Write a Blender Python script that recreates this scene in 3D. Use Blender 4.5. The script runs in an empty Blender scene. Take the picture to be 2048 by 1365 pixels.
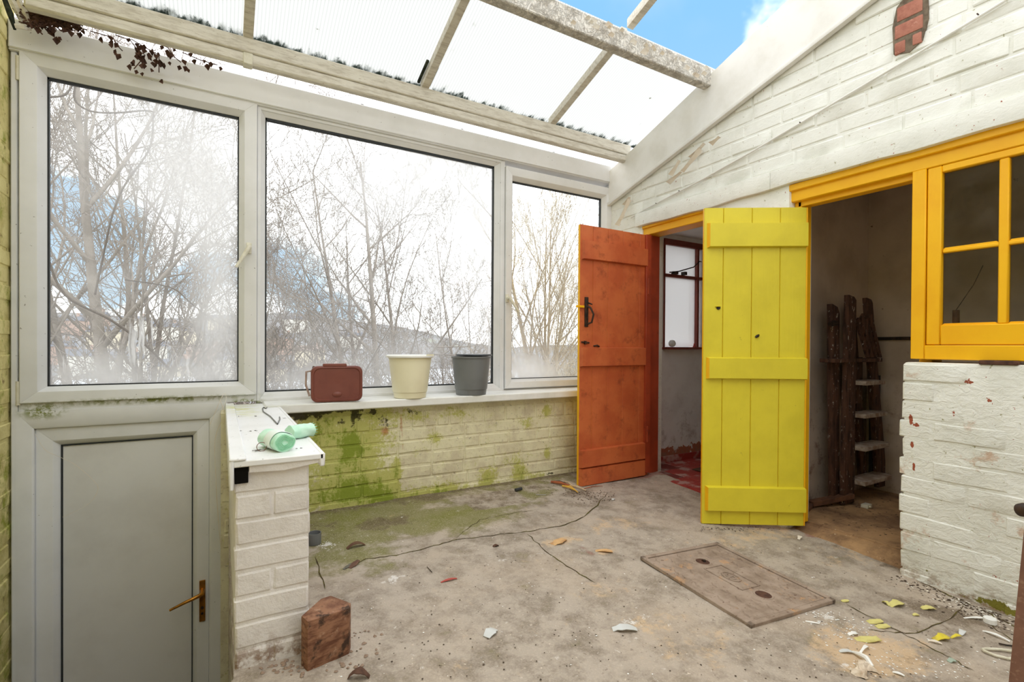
import bpy, bmesh, math, random
import numpy as np
from mathutils import Vector, Matrix

random.seed(7); np.random.seed(7)
SC = bpy.context.scene
COL = SC.collection
PI = math.pi

# ------------------------------------------------------------------ camera
F = 992.0; CY = 700.0; H = 0.93
def cam_axes(yaw, pitch, roll):
    yaw, pitch, roll = map(math.radians, (yaw, pitch, roll))
    f = Vector((math.sin(yaw), math.cos(yaw), 0)); r = Vector((math.cos(yaw), -math.sin(yaw), 0)); u = Vector((0, 0, 1))
    f, u = f*math.cos(pitch)+u*math.sin(pitch), u*math.cos(pitch)-f*math.sin(pitch)
    r, u = r*math.cos(roll)+u*math.sin(roll), u*math.cos(roll)-r*math.sin(roll)
    return r, u, f
CR, CU, CF = cam_axes(30.4, -0.4, 0.35)
CAM = Vector((0, 0, H))
cd = bpy.data.cameras.new('camera'); cam = bpy.data.objects.new('camera', cd); COL.objects.link(cam)
m = Matrix((CR, CU, -CF)).transposed().to_4x4(); m.translation = CAM
cam.matrix_world = m
cd.sensor_width = 36; cd.lens = 36*F/2048; cd.shift_y = (CY-682.5)/2048; cd.clip_start = 0.02; cd.clip_end = 3000
SC.camera = cam
def ray(x, y): return CR*((x-1024)/F)+CU*((CY-y)/F)+CF
def onY(x, y, Y): d = ray(x, y); return CAM+d*(Y/d.y)
def onX(x, y, X): d = ray(x, y); return CAM+d*(X/d.x)
def onZ(x, y, Z): d = ray(x, y); return CAM+d*((Z-H)/d.z)

# ------------------------------------------------------------------ node helper
class NT:
    def __init__(s, tree):
        s.t = tree; s.N = tree.nodes; s.L = tree.links; s.N.clear()
    def node(s, typ, **kw):
        n = s.N.new(typ)
        for k, v in kw.items(): setattr(n, k, v)
        return n
    def put(s, sock, v):
        if isinstance(v, bpy.types.NodeSocket): s.L.new(v, sock)
        elif v is not None:
            if sock.type == 'RGBA' and len(v) == 3: v = (*v, 1)
            sock.default_value = v
    def pos(s): return s.node('ShaderNodeNewGeometry').outputs['Position']
    def obj(s): return s.node('ShaderNodeTexCoord').outputs['Object']
    def math(s, op, a, b=None, c=None):
        n = s.node('ShaderNodeMath', operation=op); s.put(n.inputs[0], a)
        if b is not None: s.put(n.inputs[1], b)
        if c is not None: s.put(n.inputs[2], c)
        return n.outputs[0]
    def vmath(s, op, a, b=None):
        n = s.node('ShaderNodeVectorMath', operation=op); s.put(n.inputs[0], a)
        if b is not None: s.put(n.inputs[1], b)
        return n.outputs['Value'] if op in ('LENGTH', 'DOT_PRODUCT', 'DISTANCE') else n.outputs[0]
    def scalev(s, v, sc): return s.vmath('MULTIPLY', v, sc)
    def noise(s, vec, scale, detail=4, rough=.55, dist=0, col=False):
        n = s.node('ShaderNodeTexNoise'); s.put(n.inputs['Vector'], vec)
        n.inputs['Scale'].default_value = scale; n.inputs['Detail'].default_value = detail
        n.inputs['Roughness'].default_value = rough; n.inputs['Distortion'].default_value = dist
        return n.outputs['Color' if col else 'Fac']
    def voro(s, vec, scale, feat='F1'):
        n = s.node('ShaderNodeTexVoronoi', feature=feat); s.put(n.inputs['Vector'], vec); n.inputs['Scale'].default_value = scale
        return n.outputs['Distance']
    def ramp(s, v, lo, hi, a=0., b=1.):
        n = s.node('ShaderNodeMapRange', interpolation_type='SMOOTHSTEP'); s.put(n.inputs[0], v)
        for i, q in enumerate((lo, hi, a, b)): s.put(n.inputs[i+1], float(q))
        return n.outputs[0]
    def mix(s, f, a, b):
        n = s.node('ShaderNodeMix', data_type='RGBA'); s.put(n.inputs[0], f); s.put(n.inputs[6], a); s.put(n.inputs[7], b)
        return n.outputs[2]
    def blobs(s, vec, lst):
        out = None
        for (c, r, st) in lst:
            d = s.vmath('LENGTH', s.vmath('MULTIPLY', s.vmath('SUBTRACT', vec, c), tuple(0 if q is None else 1/q for q in r)))
            v = s.ramp(d, 0, 1, st, 0)
            out = v if out is None else s.math('ADD', out, v)
        return out
    def bump(s, h, strength=.3, dist=.01, prev=None):
        n = s.node('ShaderNodeBump'); n.inputs['Strength'].default_value = strength; n.inputs['Distance'].default_value = dist
        s.put(n.inputs['Height'], h)
        if prev is not None: s.L.new(prev, n.inputs['Normal'])
        return n.outputs[0]
    def out(s, sh):
        o = s.node('ShaderNodeOutputMaterial'); s.L.new(sh, o.inputs[0])
    def bsdf(s, col, rough=.7, normal=None, metal=0., spec=.4, **kw):
        n = s.node('ShaderNodeBsdfPrincipled'); s.put(n.inputs['Base Color'], col); s.put(n.inputs['Roughness'], rough)
        n.inputs['Metallic'].default_value = metal; n.inputs['Specular IOR Level'].default_value = spec
        if normal is not None: s.L.new(normal, n.inputs['Normal'])
        for k, v in kw.items(): s.put(n.inputs[k], v)
        return n.outputs[0]
    def mixsh(s, f, a, b):
        n = s.node('ShaderNodeMixShader'); s.put(n.inputs[0], f); s.L.new(a, n.inputs[1]); s.L.new(b, n.inputs[2]); return n.outputs[0]

def newmat(name):
    m = bpy.data.materials.new(name); m.use_nodes = True
    return m, NT(m.node_tree)
def srgb(r, g, b):
    f = lambda c: (c/255/12.92) if c/255 <= .04045 else ((c/255+.055)/1.055)**2.4
    return (f(r), f(g), f(b))
def simple(name, col, rough=.6, col2=None, scale=20, bump=.15, bscale=60, dist=.003, metal=0., spec=.4, speck=None, lo=.4, hi=.7):
    m, t = newmat(name); P = t.obj()
    c = col
    if col2 is not None: c = t.mix(t.ramp(t.noise(P, scale, 5, .6), lo, hi), col, col2)
    if speck is not None: c = t.mix(t.ramp(t.noise(P, speck[1], 3, .7), speck[2], speck[2]+.05), c, speck[0])
    nrm = t.bump(t.noise(P, bscale, 5, .6), bump, dist) if bump else None
    t.out(t.bsdf(c, rough, nrm, metal, spec))
    return m

# ------------------------------------------------------------------ world and exposure
w = bpy.data.worlds.new('sky'); SC.world = w; w.use_nodes = True
t = NT(w.node_tree)
D = t.node('ShaderNodeTexCoord').outputs['Generated']
def dirof(px, py): d = ray(px, py).normalized(); return tuple(d)
dist_ = t.vmath('ADD', D, t.vmath('MULTIPLY', t.vmath('SUBTRACT', t.noise(D, 5, 5, .6, col=True), (.5, .5, .5)), (.22, .22, .22)))
holes = t.blobs(dist_, [(dirof(1330, 20), (.30,)*3, 1.3), (dirof(1150, -60), (.2,)*3, 1.0), (dirof(180, 520), (.17, .17, .19), .95), (dirof(120, 420), (.12,)*3, .6), (dirof(430, 560), (.09,)*3, .8),
                        (dirof(600, 560), (.13,)*3, .8), (dirof(680, 640), (.09,)*3, .5), ((-.7, -.5, .5), (.5,)*3, 1.0), ((.5, -.6, .6), (.4,)*3, 1.0), ((.9, .1, .35), (.25,)*3, .9)])
mask = t.ramp(holes, .25, .6)
z = t.node('ShaderNodeSeparateXYZ'); t.put(z.inputs[0], D)
blue = t.mix(t.ramp(z.outputs[2], 0, .6), srgb(205, 230, 250), srgb(142, 202, 250))
blue = t.mix(t.ramp(t.noise(D, 4, 4, .5), .45, .75), blue, srgb(190, 222, 250))
cloud = t.mix(t.ramp(t.noise(D, 3, 5, .6), .35, .7), (2.1, 2.12, 2.18), (2.6, 2.6, 2.6))
cold = t.mix(mask, cloud, blue)
ground = t.mix(t.ramp(z.outputs[2], -.06, -.01), (.5, .48, .45), cold)
bg = t.node('ShaderNodeBackground'); t.put(bg.inputs[0], ground); bg.inputs[1].default_value = 1.0
o = t.node('ShaderNodeOutputWorld'); t.L.new(bg.outputs[0], o.inputs[0])
vs = SC.view_settings; SC.display_settings.display_device = 'sRGB'
vs.view_transform = 'Standard'; vs.look = 'None'; vs.exposure = 0.12; vs.gamma = 1.0; vs.use_curve_mapping = False
# sky brightness scales together: exposure lives here
SKY = bg.inputs[1]; SKY.default_value = 1.0

# ------------------------------------------------------------------ mesh helpers
class MB:
    def __init__(s): s.v = []; s.f = []; s.m = []
    def add(s, vs, fs, mi=0):
        k = len(s.v); s.v += [tuple(q) for q in vs]; s.f += [tuple(i+k for i in f) for f in fs]; s.m += [mi]*len(fs); return s
    def box(s, x0, x1, y0, y1, z0, z1, mi=0):
        x0, x1 = sorted((x0, x1)); y0, y1 = sorted((y0, y1)); z0, z1 = sorted((z0, z1))
        v = [(x, y, z) for z in (z0, z1) for y in (y0, y1) for x in (x0, x1)]
        return s.add(v, [(0, 2, 3, 1), (4, 5, 7, 6), (0, 1, 5, 4), (2, 6, 7, 3), (0, 4, 6, 2), (1, 3, 7, 5)], mi)
    def tube(s, pts, r, n=8, cap=True, mi=0):
        pts = [Vector(p) for p in pts]; k = len(pts)
        if not hasattr(r, '__len__'): r = [r]*k
        base = len(s.v); prev = None
        for i, p in enumerate(pts):
            d = (pts[min(i+1, k-1)]-pts[max(i-1, 0)])
            d = d.normalized() if d.length > 1e-9 else Vector((0, 0, 1))
            if prev is None:
                a = d.cross(Vector((0, 0, 1)));
                if a.length < .05: a = d.cross(Vector((1, 0, 0)))
            else:
                a = prev-d*prev.dot(d)
                if a.length < 1e-6: a = d.cross(Vector((.3, .5, .8)))
            a.normalize(); prev = a; b = d.cross(a)
            for j in range(n):
                q = 2*PI*j/n; s.v.append(tuple(p+(a*math.cos(q)+b*math.sin(q))*r[i]))
        for i in range(k-1):
            for j in range(n):
                s.f.append((base+i*n+j, base+i*n+(j+1) % n, base+(i+1)*n+(j+1) % n, base+(i+1)*n+j)); s.m.append(mi)
        if cap:
            s.f.append(tuple(base+j for j in reversed(range(n)))); s.m.append(mi)
            s.f.append(tuple(base+(k-1)*n+j for j in range(n))); s.m.append(mi)
        return s
    def lathe(s, prof, n=32, c=(0, 0, 0), cap0=True, cap1=False, mi=0):
        base = len(s.v)
        for (r, z_) in prof:
            for j in range(n): a = 2*PI*j/n; s.v.append((c[0]+r*math.cos(a), c[1]+r*math.sin(a), c[2]+z_))
        for i in range(len(prof)-1):
            for j in range(n):
                s.f.append((base+i*n+j, base+i*n+(j+1) % n, base+(i+1)*n+(j+1) % n, base+(i+1)*n+j)); s.m.append(mi)
        if cap0: s.f.append(tuple(base+j for j in reversed(range(n)))); s.m.append(mi)
        if cap1: s.f.append(tuple(base+(len(prof)-1)*n+j for j in range(n))); s.m.append(mi)
        return s
    def prism(s, poly, d0, d1, axis='x', mi=0):
        """poly in the two remaining axes, extruded along axis"""
        n = len(poly); P = {'x': lambda a, b, d: (d, a, b), 'y': lambda a, b, d: (a, d, b), 'z': lambda a, b, d: (a, b, d)}[axis]
        v = [P(a, b, d0) for a, b in poly]+[P(a, b, d1) for a, b in poly]
        return s.add(v, [tuple(range(n)), tuple(reversed(range(n, 2*n)))]+[(i, (i+1) % n+0, (i+1) % n+n, i+n) for i in range(n)], mi)
    def build(s, name, mats, parent=None, smooth=False, bevel=0, seg=2, angle=None, loc=None):
        me = bpy.data.meshes.new(name); me.from_pydata(s.v, [], s.f)
        if not isinstance(mats, (list, tuple)): mats = [mats]
        for q in mats: me.materials.append(q)
        if len(mats) > 1: me.polygons.foreach_set('material_index', s.m)
        me.validate(); me.update()
        bm = bmesh.new(); bm.from_mesh(me); bmesh.ops.recalc_face_normals(bm, faces=bm.faces[:])
        if bevel:
            bmesh.ops.bevel(bm, geom=[e for e in bm.edges if e.is_manifold and e.calc_face_angle(0) > .5], offset=bevel, segments=seg, affect='EDGES', profile=.6, clamp_overlap=True)
        bm.to_mesh(me); bm.free()
        if smooth or bevel:
            me.polygons.foreach_set('use_smooth', [True]*len(me.polygons))
            try: me.set_sharp_from_angle(angle=angle or math.radians(40))
            except Exception: pass
        ob = bpy.data.objects.new(name, me); COL.objects.link(ob)
        if parent is not None: ob.parent = parent
        if loc is not None: ob.location = loc
        return ob
def B(name, mat, parent, x0, x1, y0, y1, z0, z1, bevel=.002, **k):
    return MB().box(x0, x1, y0, y1, z0, z1).build(name, mat, parent, bevel=bevel, seg=1, **k)
def empty(name, label=None, cat=None, loc=(0, 0, 0), rz=0, group=None, kind=None):
    e = bpy.data.objects.new(name, None); COL.objects.link(e); e.location = loc; e.rotation_euler = (0, 0, rz); e.empty_display_size = .05
    return tag(e, label, cat, group, kind)
def tag(e, label=None, cat=None, group=None, kind=None):
    if label: e['label'] = label
    if cat: e['category'] = cat
    if group: e['group'] = group
    if kind: e['kind'] = kind
    return e
def struct(name, label, **k): return empty(name, label, 'building part', kind='structure', **k)
def copy_of(o, parent, loc=None, rot=None, sc=None, name=None):
    c = o.copy(); COL.objects.link(c); c.parent = parent
    if loc is not None: c.location = loc
    if rot is not None: c.rotation_euler = rot
    if sc is not None: c.scale = sc
    if name: c.name = name
    return c

# value noise in numpy
def vnoise(X, Y, sc, seed=0):
    r = np.random.RandomState(seed); L = r.rand(64, 64)
    x = X*sc+100; y = Y*sc+100; xi = np.floor(x).astype(int); yi = np.floor(y).astype(int); fx = x-xi; fy = y-yi
    fx = fx*fx*(3-2*fx); fy = fy*fy*(3-2*fy)
    g = lambda a, b: L[a % 64, b % 64]
    return (g(xi, yi)*(1-fx)+g(xi+1, yi)*fx)*(1-fy)+(g(xi, yi+1)*(1-fx)+g(xi+1, yi+1)*fx)*fy
def fbm(X, Y, sc, o=4, seed=0): return sum(vnoise(X, Y, sc*2**i, seed+i)*.5**i for i in range(o))/sum(.5**i for i in range(o))

# ------------------------------------------------------------------ materials
def moss_layer(t, c, vec, blobs, nsc=14, amp=.9, lo=.42, hi=.75, col=srgb(150, 158, 30), colb=srgb(92, 118, 20)):
    b = t.blobs(vec, blobs); n = t.noise(vec, nsc, 6, .65)
    k = t.math('ADD', b, t.math('MULTIPLY', t.math('SUBTRACT', n, .5), 2.2*amp))
    fine = t.math('MULTIPLY', t.math('SUBTRACT', t.noise(vec, 70, 5, .75), .5), 2.4)
    k = t.math('ADD', k, fine)
    c = t.mix(t.ramp(k, lo, hi, 0, .80), c, col)
    k2 = t.math('ADD', k, t.math('MULTIPLY', t.math('SUBTRACT', t.noise(t.scalev(vec, (1, 1, .35)), 24, 5, .7), .5), 2.5))
    return t.mix(t.ramp(k2, hi+.25, hi+1.1, 0, .85), c, colb)

def px_backwall(cx, cy):   # crop px of the moss study -> wall position
    return tuple(onY(560+cx/3.413, 790+cy/3.413, 2.93))
def rB(rx, rz): return (rx, None, rz)
m_backwall, t = newmat('painted_mossy_brick'); P = t.pos()
c = t.mix(t.ramp(t.noise(P, 9, 5, .6), .4, .7), srgb(226, 220, 186), srgb(206, 196, 166))
c = t.mix(t.ramp(t.noise(P, 45, 4, .7), .56, .72, 0, .6), c, srgb(176, 158, 130))
mb = [(px_backwall(*a), rB(*b), s) for a, b, s in [((300, 420), (.26, .38), .62), ((480, 350), (.10, .14), .75), ((480, 640), (.12, .12), .95), ((690, 640), (.12, .14), .95), ((800, 520), (.045, .10), .85),
      ((400, 300), (.22, .25), .35), ((600, 500), (.22, .30), .38), ((700, 250), (.12, .2), .4), ((250, 230), (.15, .12), .4), ((600, 130), (.30, .07), .5), ((940, 140), (.16, .06), .5), ((1060, 300), (.08, .06), .55), ((930, 700), (.3, .06), .5),
      ((1130, 640), (.14, .10), .35), ((1430, 560), (.10, .10), .75), ((1640, 540), (.09, .10), .9), ((1600, 440), (.12, .06), .5), ((1830, 400), (.05, .10), .55), ((1830, 110), (.05, .07), .9), ((1700, 190), (.1, .06), .5),
      ((1200, 120), (.12, .07), .5), ((1380, 650), (.25, .05), .45), ((1000, 690), (.5, .07), .5), ((560, 700), (.35, .09), .7), ((250, 700), (.2, .1), .5), ((560, 430), (.10, .30), .35), ((1750, 570), (.12, .05), .5)]]
mb = [(a_, (b_[0]*1.25, None, b_[2]*1.25), s_*1.25) for a_, b_, s_ in mb]
c = moss_layer(t, c, P, mb, 16, 1.0, .18, .80, srgb(178, 178, 78), srgb(120, 138, 30))
bb = [(px_backwall(*a), rB(*b), s) for a, b, s in [((150, 150), (.07, .05), .9), ((255, 150), (.06, .04), .8), ((500, 170), (.03, .08), .9), ((540, 140), (.05, .05), .85), ((720, 180), (.08, .06), .55), ((900, 120), (.12, .03), .4), ((350, 110), (.4, .025), .95), ((110, 130), (.06, .05), .9), ((640, 120), (.05, .03), .9), ((420, 190), (.05, .03), .6), ((1850, 540), (.06, .02), .9)]]
k = t.math('ADD', t.blobs(P, bb), t.math('MULTIPLY', t.math('SUBTRACT', t.noise(P, 40, 6, .7), .5), 2.2*1.3))
c = t.mix(t.ramp(k, .35, .7, 0, .9), c, srgb(50, 44, 26))
rr = t.blobs(P, [(px_backwall(720, 250), rB(.05, .06), .8), (px_backwall(830, 200), rB(.02, .12), .7), (px_backwall(840, 330), rB(.012, .14), .5)])
c = t.mix(t.ramp(t.math('MULTIPLY', rr, t.noise(P, 30, 4, .7)), .15, .4, 0, .7), c, srgb(170, 96, 46))
nb = t.bump(t.noise(P, 45, 6, .65), .5, .006); nb = t.bump(t.noise(P, 12, 3, .5), .4, .01, nb)
t.out(t.bsdf(c, .85, nb, spec=.25))

m_leftwall, t = newmat('mossy_left_brick'); P = t.pos()
c = t.mix(t.ramp(t.noise(P, 9, 5, .6), .4, .7), srgb(226, 214, 150), srgb(200, 186, 120))
c = t.mix(t.ramp(t.noise(P, 7, 6, .7), .48, .66, 0, .85), c, srgb(140, 146, 34))
c = t.mix(t.ramp(t.noise(P, 12, 6, .7), .58, .7, 0, .8), c, srgb(112, 84, 44))
t.out(t.bsdf(c, .85, t.bump(t.noise(P, 40, 6, .65), .6, .008), spec=.2))

m_rightwall, t = newmat('white_painted_brick'); P = t.pos()
c = t.mix(t.ramp(t.noise(P, 6, 5, .6), .4, .7), srgb(238, 238, 230), srgb(226, 226, 216))
sx = t.node('ShaderNodeSeparateXYZ'); t.put(sx.inputs[0], P)
low = t.ramp(sx.outputs[2], .95, .75)
n1 = t.noise(P, 7, 6, .68)
c = t.mix(t.math('MULTIPLY', t.ramp(n1, .58, .70, 0, .75), low), c, srgb(196, 158, 128))
chips = t.blobs(P, [(tuple(onX(px, py, 2.72)), (None, ry, rz), s) for px, py, ry, rz, s in [(1935, 765, .025, .018, .9), (1820, 840, .012, .04, 1.3), (1832, 852, .02, .015, .9), (1822, 890, .012, .025, 1.2), (1826, 935, .01, .03, .9), (1977, 800, .02, .02, .55), (1905, 830, .012, .03, .5), (1990, 1155, .05, .015, .5)]])
k = t.math('ADD', chips, t.math('MULTIPLY', t.math('SUBTRACT', t.noise(P, 60, 4, .6), .5), 2.2*1.0))
c = t.mix(t.ramp(k, .42, .5), c, srgb(160, 84, 58))
base_dirt = t.math('MULTIPLY', t.ramp(sx.outputs[2], .0, -.16), t.ramp(t.noise(P, 18, 5, .7), .42, .62))
c = t.mix(base_dirt, c, srgb(150, 122, 92))
gm = t.blobs(P, [(tuple(onX(1990, 1212, 2.72)), (None, .12, .035), 1.1), (tuple(onX(2030, 1232, 2.72)), (None, .06, .03), .9)])
c = t.mix(t.ramp(t.math('ADD', gm, t.math('MULTIPLY', t.math('SUBTRACT', t.noise(P, 40, 4, .7), .5), 2.2*1.5)), .45, .8), c, srgb(130, 124, 48))
lowb = t.math('MULTIPLY_ADD', low, .9, .3)
nb = t.bump(t.math('MULTIPLY', t.noise(t.scalev(P, (1, 1, 1.6)), 26, 6, .6, .8), lowb), .6, .012)
nb = t.bump(t.noise(P, 120, 3, .6), .35, .002, nb)
t.out(t.bsdf(c, .7, nb, spec=.3))

m_dwarf, t = newmat('dwarf_wall_paint'); P = t.pos()
c = t.mix(t.ramp(t.noise(P, 7, 5, .6), .4, .7), srgb(236, 231, 226), srgb(222, 216, 210))
sx = t.node('ShaderNodeSeparateXYZ'); t.put(sx.inputs[0], P)
c = t.mix(t.math('MULTIPLY', t.ramp(sx.outputs[2], .12, .0), t.ramp(t.noise(P, 20, 5, .7), .42, .6)), c, srgb(150, 124, 104))
gs = t.math('MULTIPLY', t.ramp(sx.outputs[0], .035, .02), t.ramp(t.noise(P, 14, 5, .7), .4, .6, 0, .7))
c = t.mix(gs, c, srgb(150, 150, 80))
t.out(t.bsdf(c, .8, t.bump(t.noise(P, 14, 3, .5), .5, .012, t.bump(t.noise(P, 60, 6, .7), .8, .006)), spec=.25))

m_upvc, t = newmat('white_upvc'); P = t.pos()
c = t.mix(t.ramp(t.noise(P, 3, 4, .6), .35, .75), srgb(228, 228, 227), srgb(216, 216, 213))
c = t.mix(t.ramp(t.noise(P, 55, 2, .6), .73, .75, 0, .6), c, srgb(96, 88, 74))
c = t.mix(t.math('MULTIPLY', t.blobs(P, [((-.3, 3.05, .645), (.7, None, .028), 1.), ((-.72, 3.05, .61), (.12, None, .05), 1.3), ((.12, 3.05, .61), (.12, None, .03), 1.6)]), t.ramp(t.noise(P, 30, 5, .7), .42, .6)), c, srgb(120, 128, 42))
t.out(t.bsdf(c, .35, t.bump(t.noise(P, 200, 2), .05, .001), spec=.45))
m_upvc_panel = simple('white_door_panel', srgb(220, 219, 215), .4, srgb(210, 208, 203), 3, .03, 200, .001, speck=(srgb(120, 108, 90), 60, .74))
m_seal = simple('black_rubber_seal', srgb(40, 44, 46), .6, bump=0)
m_sill = simple('white_sill_board', srgb(236, 236, 232), .35, srgb(222, 222, 214), 6, .03, 100, .001, speck=(srgb(110, 100, 80), 45, .72))
m_cap, t = newmat('white_cap_board'); P = t.pos()
c = t.mix(t.ramp(t.noise(P, 5, 4, .6), .35, .75), srgb(240, 240, 240), srgb(230, 230, 228))
c = t.mix(t.math('MULTIPLY', t.blobs(P, [((.09, 2.86, .6), (.14, .45, None), 1.3)]), t.ramp(t.noise(t.scalev(P, (1, 3, 1)), 12, 5, .7), .40, .62, 0, .8)), c, srgb(206, 206, 120))
c = t.mix(t.ramp(t.noise(t.scalev(P, (1, 2.2, 1)), 70, 3, .6), .68, .71, 0, .8), c, srgb(90, 80, 70))
t.out(t.bsdf(c, .35, None, spec=.45))
m_wood_white, t = newmat('white_weathered_timber'); P = t.obj()
st = t.scalev(P, (1, 6, 6))
c = t.mix(t.ramp(t.noise(st, 9, 5, .7), .4, .7), srgb(226, 221, 208), srgb(196, 188, 172))
c = t.mix(t.ramp(t.noise(st, 26, 4, .7), .62, .7, 0, .7), c, srgb(150, 124, 96))
t.out(t.bsdf(c, .7, t.bump(t.noise(st, 30, 5, .7), .5, .004), spec=.3))
m_purlin, t = newmat('peeling_white_timber'); P = t.obj()
c = t.mix(t.ramp(t.noise(P, 14, 5, .7), .4, .65), srgb(226, 221, 210), srgb(186, 178, 164))
c = t.mix(t.ramp(t.noise(P, 40, 4, .7), .66, .72, 0, .7), c, srgb(140, 112, 86))
t.out(t.bsdf(c, .75, t.bump(t.ramp(t.noise(P, 22, 5, .7, 1.5), .42, .58), .9, .006), spec=.3))
m_rake = simple('white_rake_board', srgb(232, 230, 224), .55, srgb(220, 217, 208), 4, .15, 30, .003, speck=(srgb(150, 120, 96), 40, .735))

def paintwood(name, c1, c2, wear, gs=(3, 3, .4), wl=.60, wh=.72, ws=14, wa=.7, rough=.45):
    m, t = newmat(name); P = t.pos()
    c = t.mix(t.ramp(t.noise(P, 5, 5, .6), .35, .7), c1, c2)
    c = t.mix(t.ramp(t.noise(P, ws, 6, .72), wl, wh, 0, wa), c, wear)
    nb = t.bump(t.noise(t.scalev(P, (12, 12, 1)), 6, 5, .6), .25, .003)
    t.out(t.bsdf(c, rough, nb, spec=.4)); return m
m_lemon = paintwood('lemon_yellow_paint', srgb(226, 209, 52), srgb(216, 199, 48), srgb(150, 134, 40), ws=30, wl=.66, wh=.74)
m_gold = paintwood('golden_yellow_paint', srgb(250, 190, 16), srgb(244, 178, 10), srgb(170, 110, 20), ws=40, wl=.69, wh=.76)
m_orange = paintwood('burnt_orange_paint', srgb(206, 110, 62), srgb(188, 90, 50), srgb(118, 50, 30), ws=9, wl=.52, wh=.72, wa=.6)
m_jamb_orange = paintwood('dark_orange_jamb', srgb(176, 72, 40), srgb(150, 60, 34), srgb(110, 50, 30))
m_redframe = paintwood('red_brown_frame', srgb(140, 66, 50), srgb(118, 52, 40), srgb(70, 40, 34), ws=20)
m_black = simple('black_iron', srgb(42, 36, 32), .5, srgb(80, 56, 40), 30, .3, 80, .001, metal=.3)
m_brass = simple('tarnished_brass', srgb(190, 132, 52), .32, srgb(126, 84, 40), 18, .1, 80, .0005, metal=.85)
m_cream = simple('cream_plastic', srgb(226, 222, 204), .35, srgb(206, 200, 176), 20, .02)
m_steel = simple('grey_steel', srgb(140, 136, 130), .35, metal=.8, bump=0)

m_floor, t = newmat('stained_concrete'); P = t.pos()
at = t.node('ShaderNodeAttribute', attribute_name='mask'); sp = t.node('ShaderNodeSeparateColor'); t.L.new(at.outputs['Color'], sp.inputs[0])
moss, sand, dark = sp.outputs[0], sp.outputs[1], sp.outputs[2]
at2 = t.node('ShaderNodeAttribute', attribute_name='mask2'); sp2 = t.node('ShaderNodeSeparateColor'); t.L.new(at2.outputs['Color'], sp2.inputs[0])
n_f = t.noise(P, 55, 5, .7); n_m = t.noise(P, 9, 6, .68); n_l = t.noise(P, 2.6, 5, .6)
c = t.mix(t.ramp(n_m, .38, .64), srgb(178, 166, 152), srgb(140, 128, 114))
c = t.mix(t.ramp(n_l, .45, .7, 0, .6), c, srgb(186, 170, 152))
k = t.math('ADD', moss, t.math('MULTIPLY', t.math('SUBTRACT', n_m, .5), 2.2*1.0))
c = t.mix(t.ramp(k, .15, .8, 0, .85), c, srgb(122, 120, 66))
c = t.mix(t.ramp(k, .9, 1.6, 0, .65), c, srgb(116, 118, 40))
k = t.math('ADD', sand, t.math('MULTIPLY', t.math('SUBTRACT', t.noise(P, 14, 6, .75), .5), 2.2*1.6))
c = t.mix(t.ramp(k, .35, 1.1, 0, .75), c, srgb(208, 178, 140))
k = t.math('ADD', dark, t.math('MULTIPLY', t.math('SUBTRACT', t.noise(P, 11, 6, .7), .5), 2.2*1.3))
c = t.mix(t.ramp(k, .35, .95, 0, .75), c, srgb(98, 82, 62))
k = t.math('ADD', sp2.outputs[0], t.math('MULTIPLY', t.math('SUBTRACT', t.noise(P, 25, 5, .7), .5), 2.2*1.6))
c = t.mix(t.ramp(k, .45, .9, 0, .85), c, srgb(226, 222, 216))
k = t.math('ADD', sp2.outputs[1], t.math('MULTIPLY', t.math('SUBTRACT', t.noise(P, 9, 5, .7), .5), 2.2*1.0))
c = t.mix(t.ramp(k, .4, .9, 0, .6), c, srgb(150, 84, 74))
c = t.mix(t.ramp(n_f, .60, .68, 0, .55), c, srgb(96, 82, 66))
c = t.mix(t.ramp(t.noise(P, 70, 4, .7), .66, .70, 0, .9), c, srgb(226, 214, 196))
c = t.mix(t.ramp(t.noise(P, 150, 3, .6), .45, .7, 0, .3), c, srgb(206, 192, 172))
nb = t.bump(t.noise(P, 60, 6, .7), .5, .004); nb = t.bump(n_m, .35, .012, nb)
t.out(t.bsdf(c, t.ramp(k, .3, 1, .8, .55), nb, spec=.3))
m_crack = simple('crack_dirt', srgb(78, 66, 50), .95, srgb(104, 98, 50), 20, bump=0, spec=0)
m_shedfloor, t = newmat('dusty_shed_floor'); P = t.pos()
c = t.mix(t.ramp(t.noise(P, 5, 6, .65), .38, .66), srgb(178, 142, 102), srgb(124, 96, 72))
c = t.mix(t.ramp(t.noise(P, 22, 5, .7), .58, .68, 0, .7), c, srgb(84, 60, 44))
c = t.mix(t.ramp(t.noise(P, 60, 3, .6), .68, .71), c, srgb(206, 180, 150))
t.out(t.bsdf(c, .85, t.bump(t.noise(P, 30, 6, .7), .5, .006), spec=.2))
m_plaster, t = newmat('stained_shed_plaster'); P = t.pos()
c = t.mix(t.ramp(t.noise(P, 2.2, 5, .6), .38, .68), srgb(206, 188, 170), srgb(184, 166, 148))
sx = t.node('ShaderNodeSeparateXYZ'); t.put(sx.inputs[0], P)
c = t.mix(t.math('MULTIPLY', t.ramp(sx.outputs[2], 1.1, .1), t.ramp(t.noise(P, 9, 6, .72), .50, .68, 0, .7)), c, srgb(120, 76, 52))
c = t.mix(t.ramp(t.noise(P, 18, 5, .75), .66, .70, 0, .8), c, srgb(96, 68, 52))
t.out(t.bsdf(c, .85, t.bump(t.noise(P, 20, 5, .6), .25, .004), spec=.2))
m_toilet, t = newmat('white_toilet_plaster'); P = t.pos()
c = t.mix(t.ramp(t.noise(P, 4, 5, .6), .38, .68), srgb(242, 238, 234), srgb(230, 224, 220))
sx = t.node('ShaderNodeSeparateXYZ'); t.put(sx.inputs[0], P)
k = t.math('ADD', t.ramp(sx.outputs[2], .22, .0), t.math('MULTIPLY', t.math('SUBTRACT', t.noise(P, 9, 6, .7), .5), 2.2*1.0))
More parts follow.
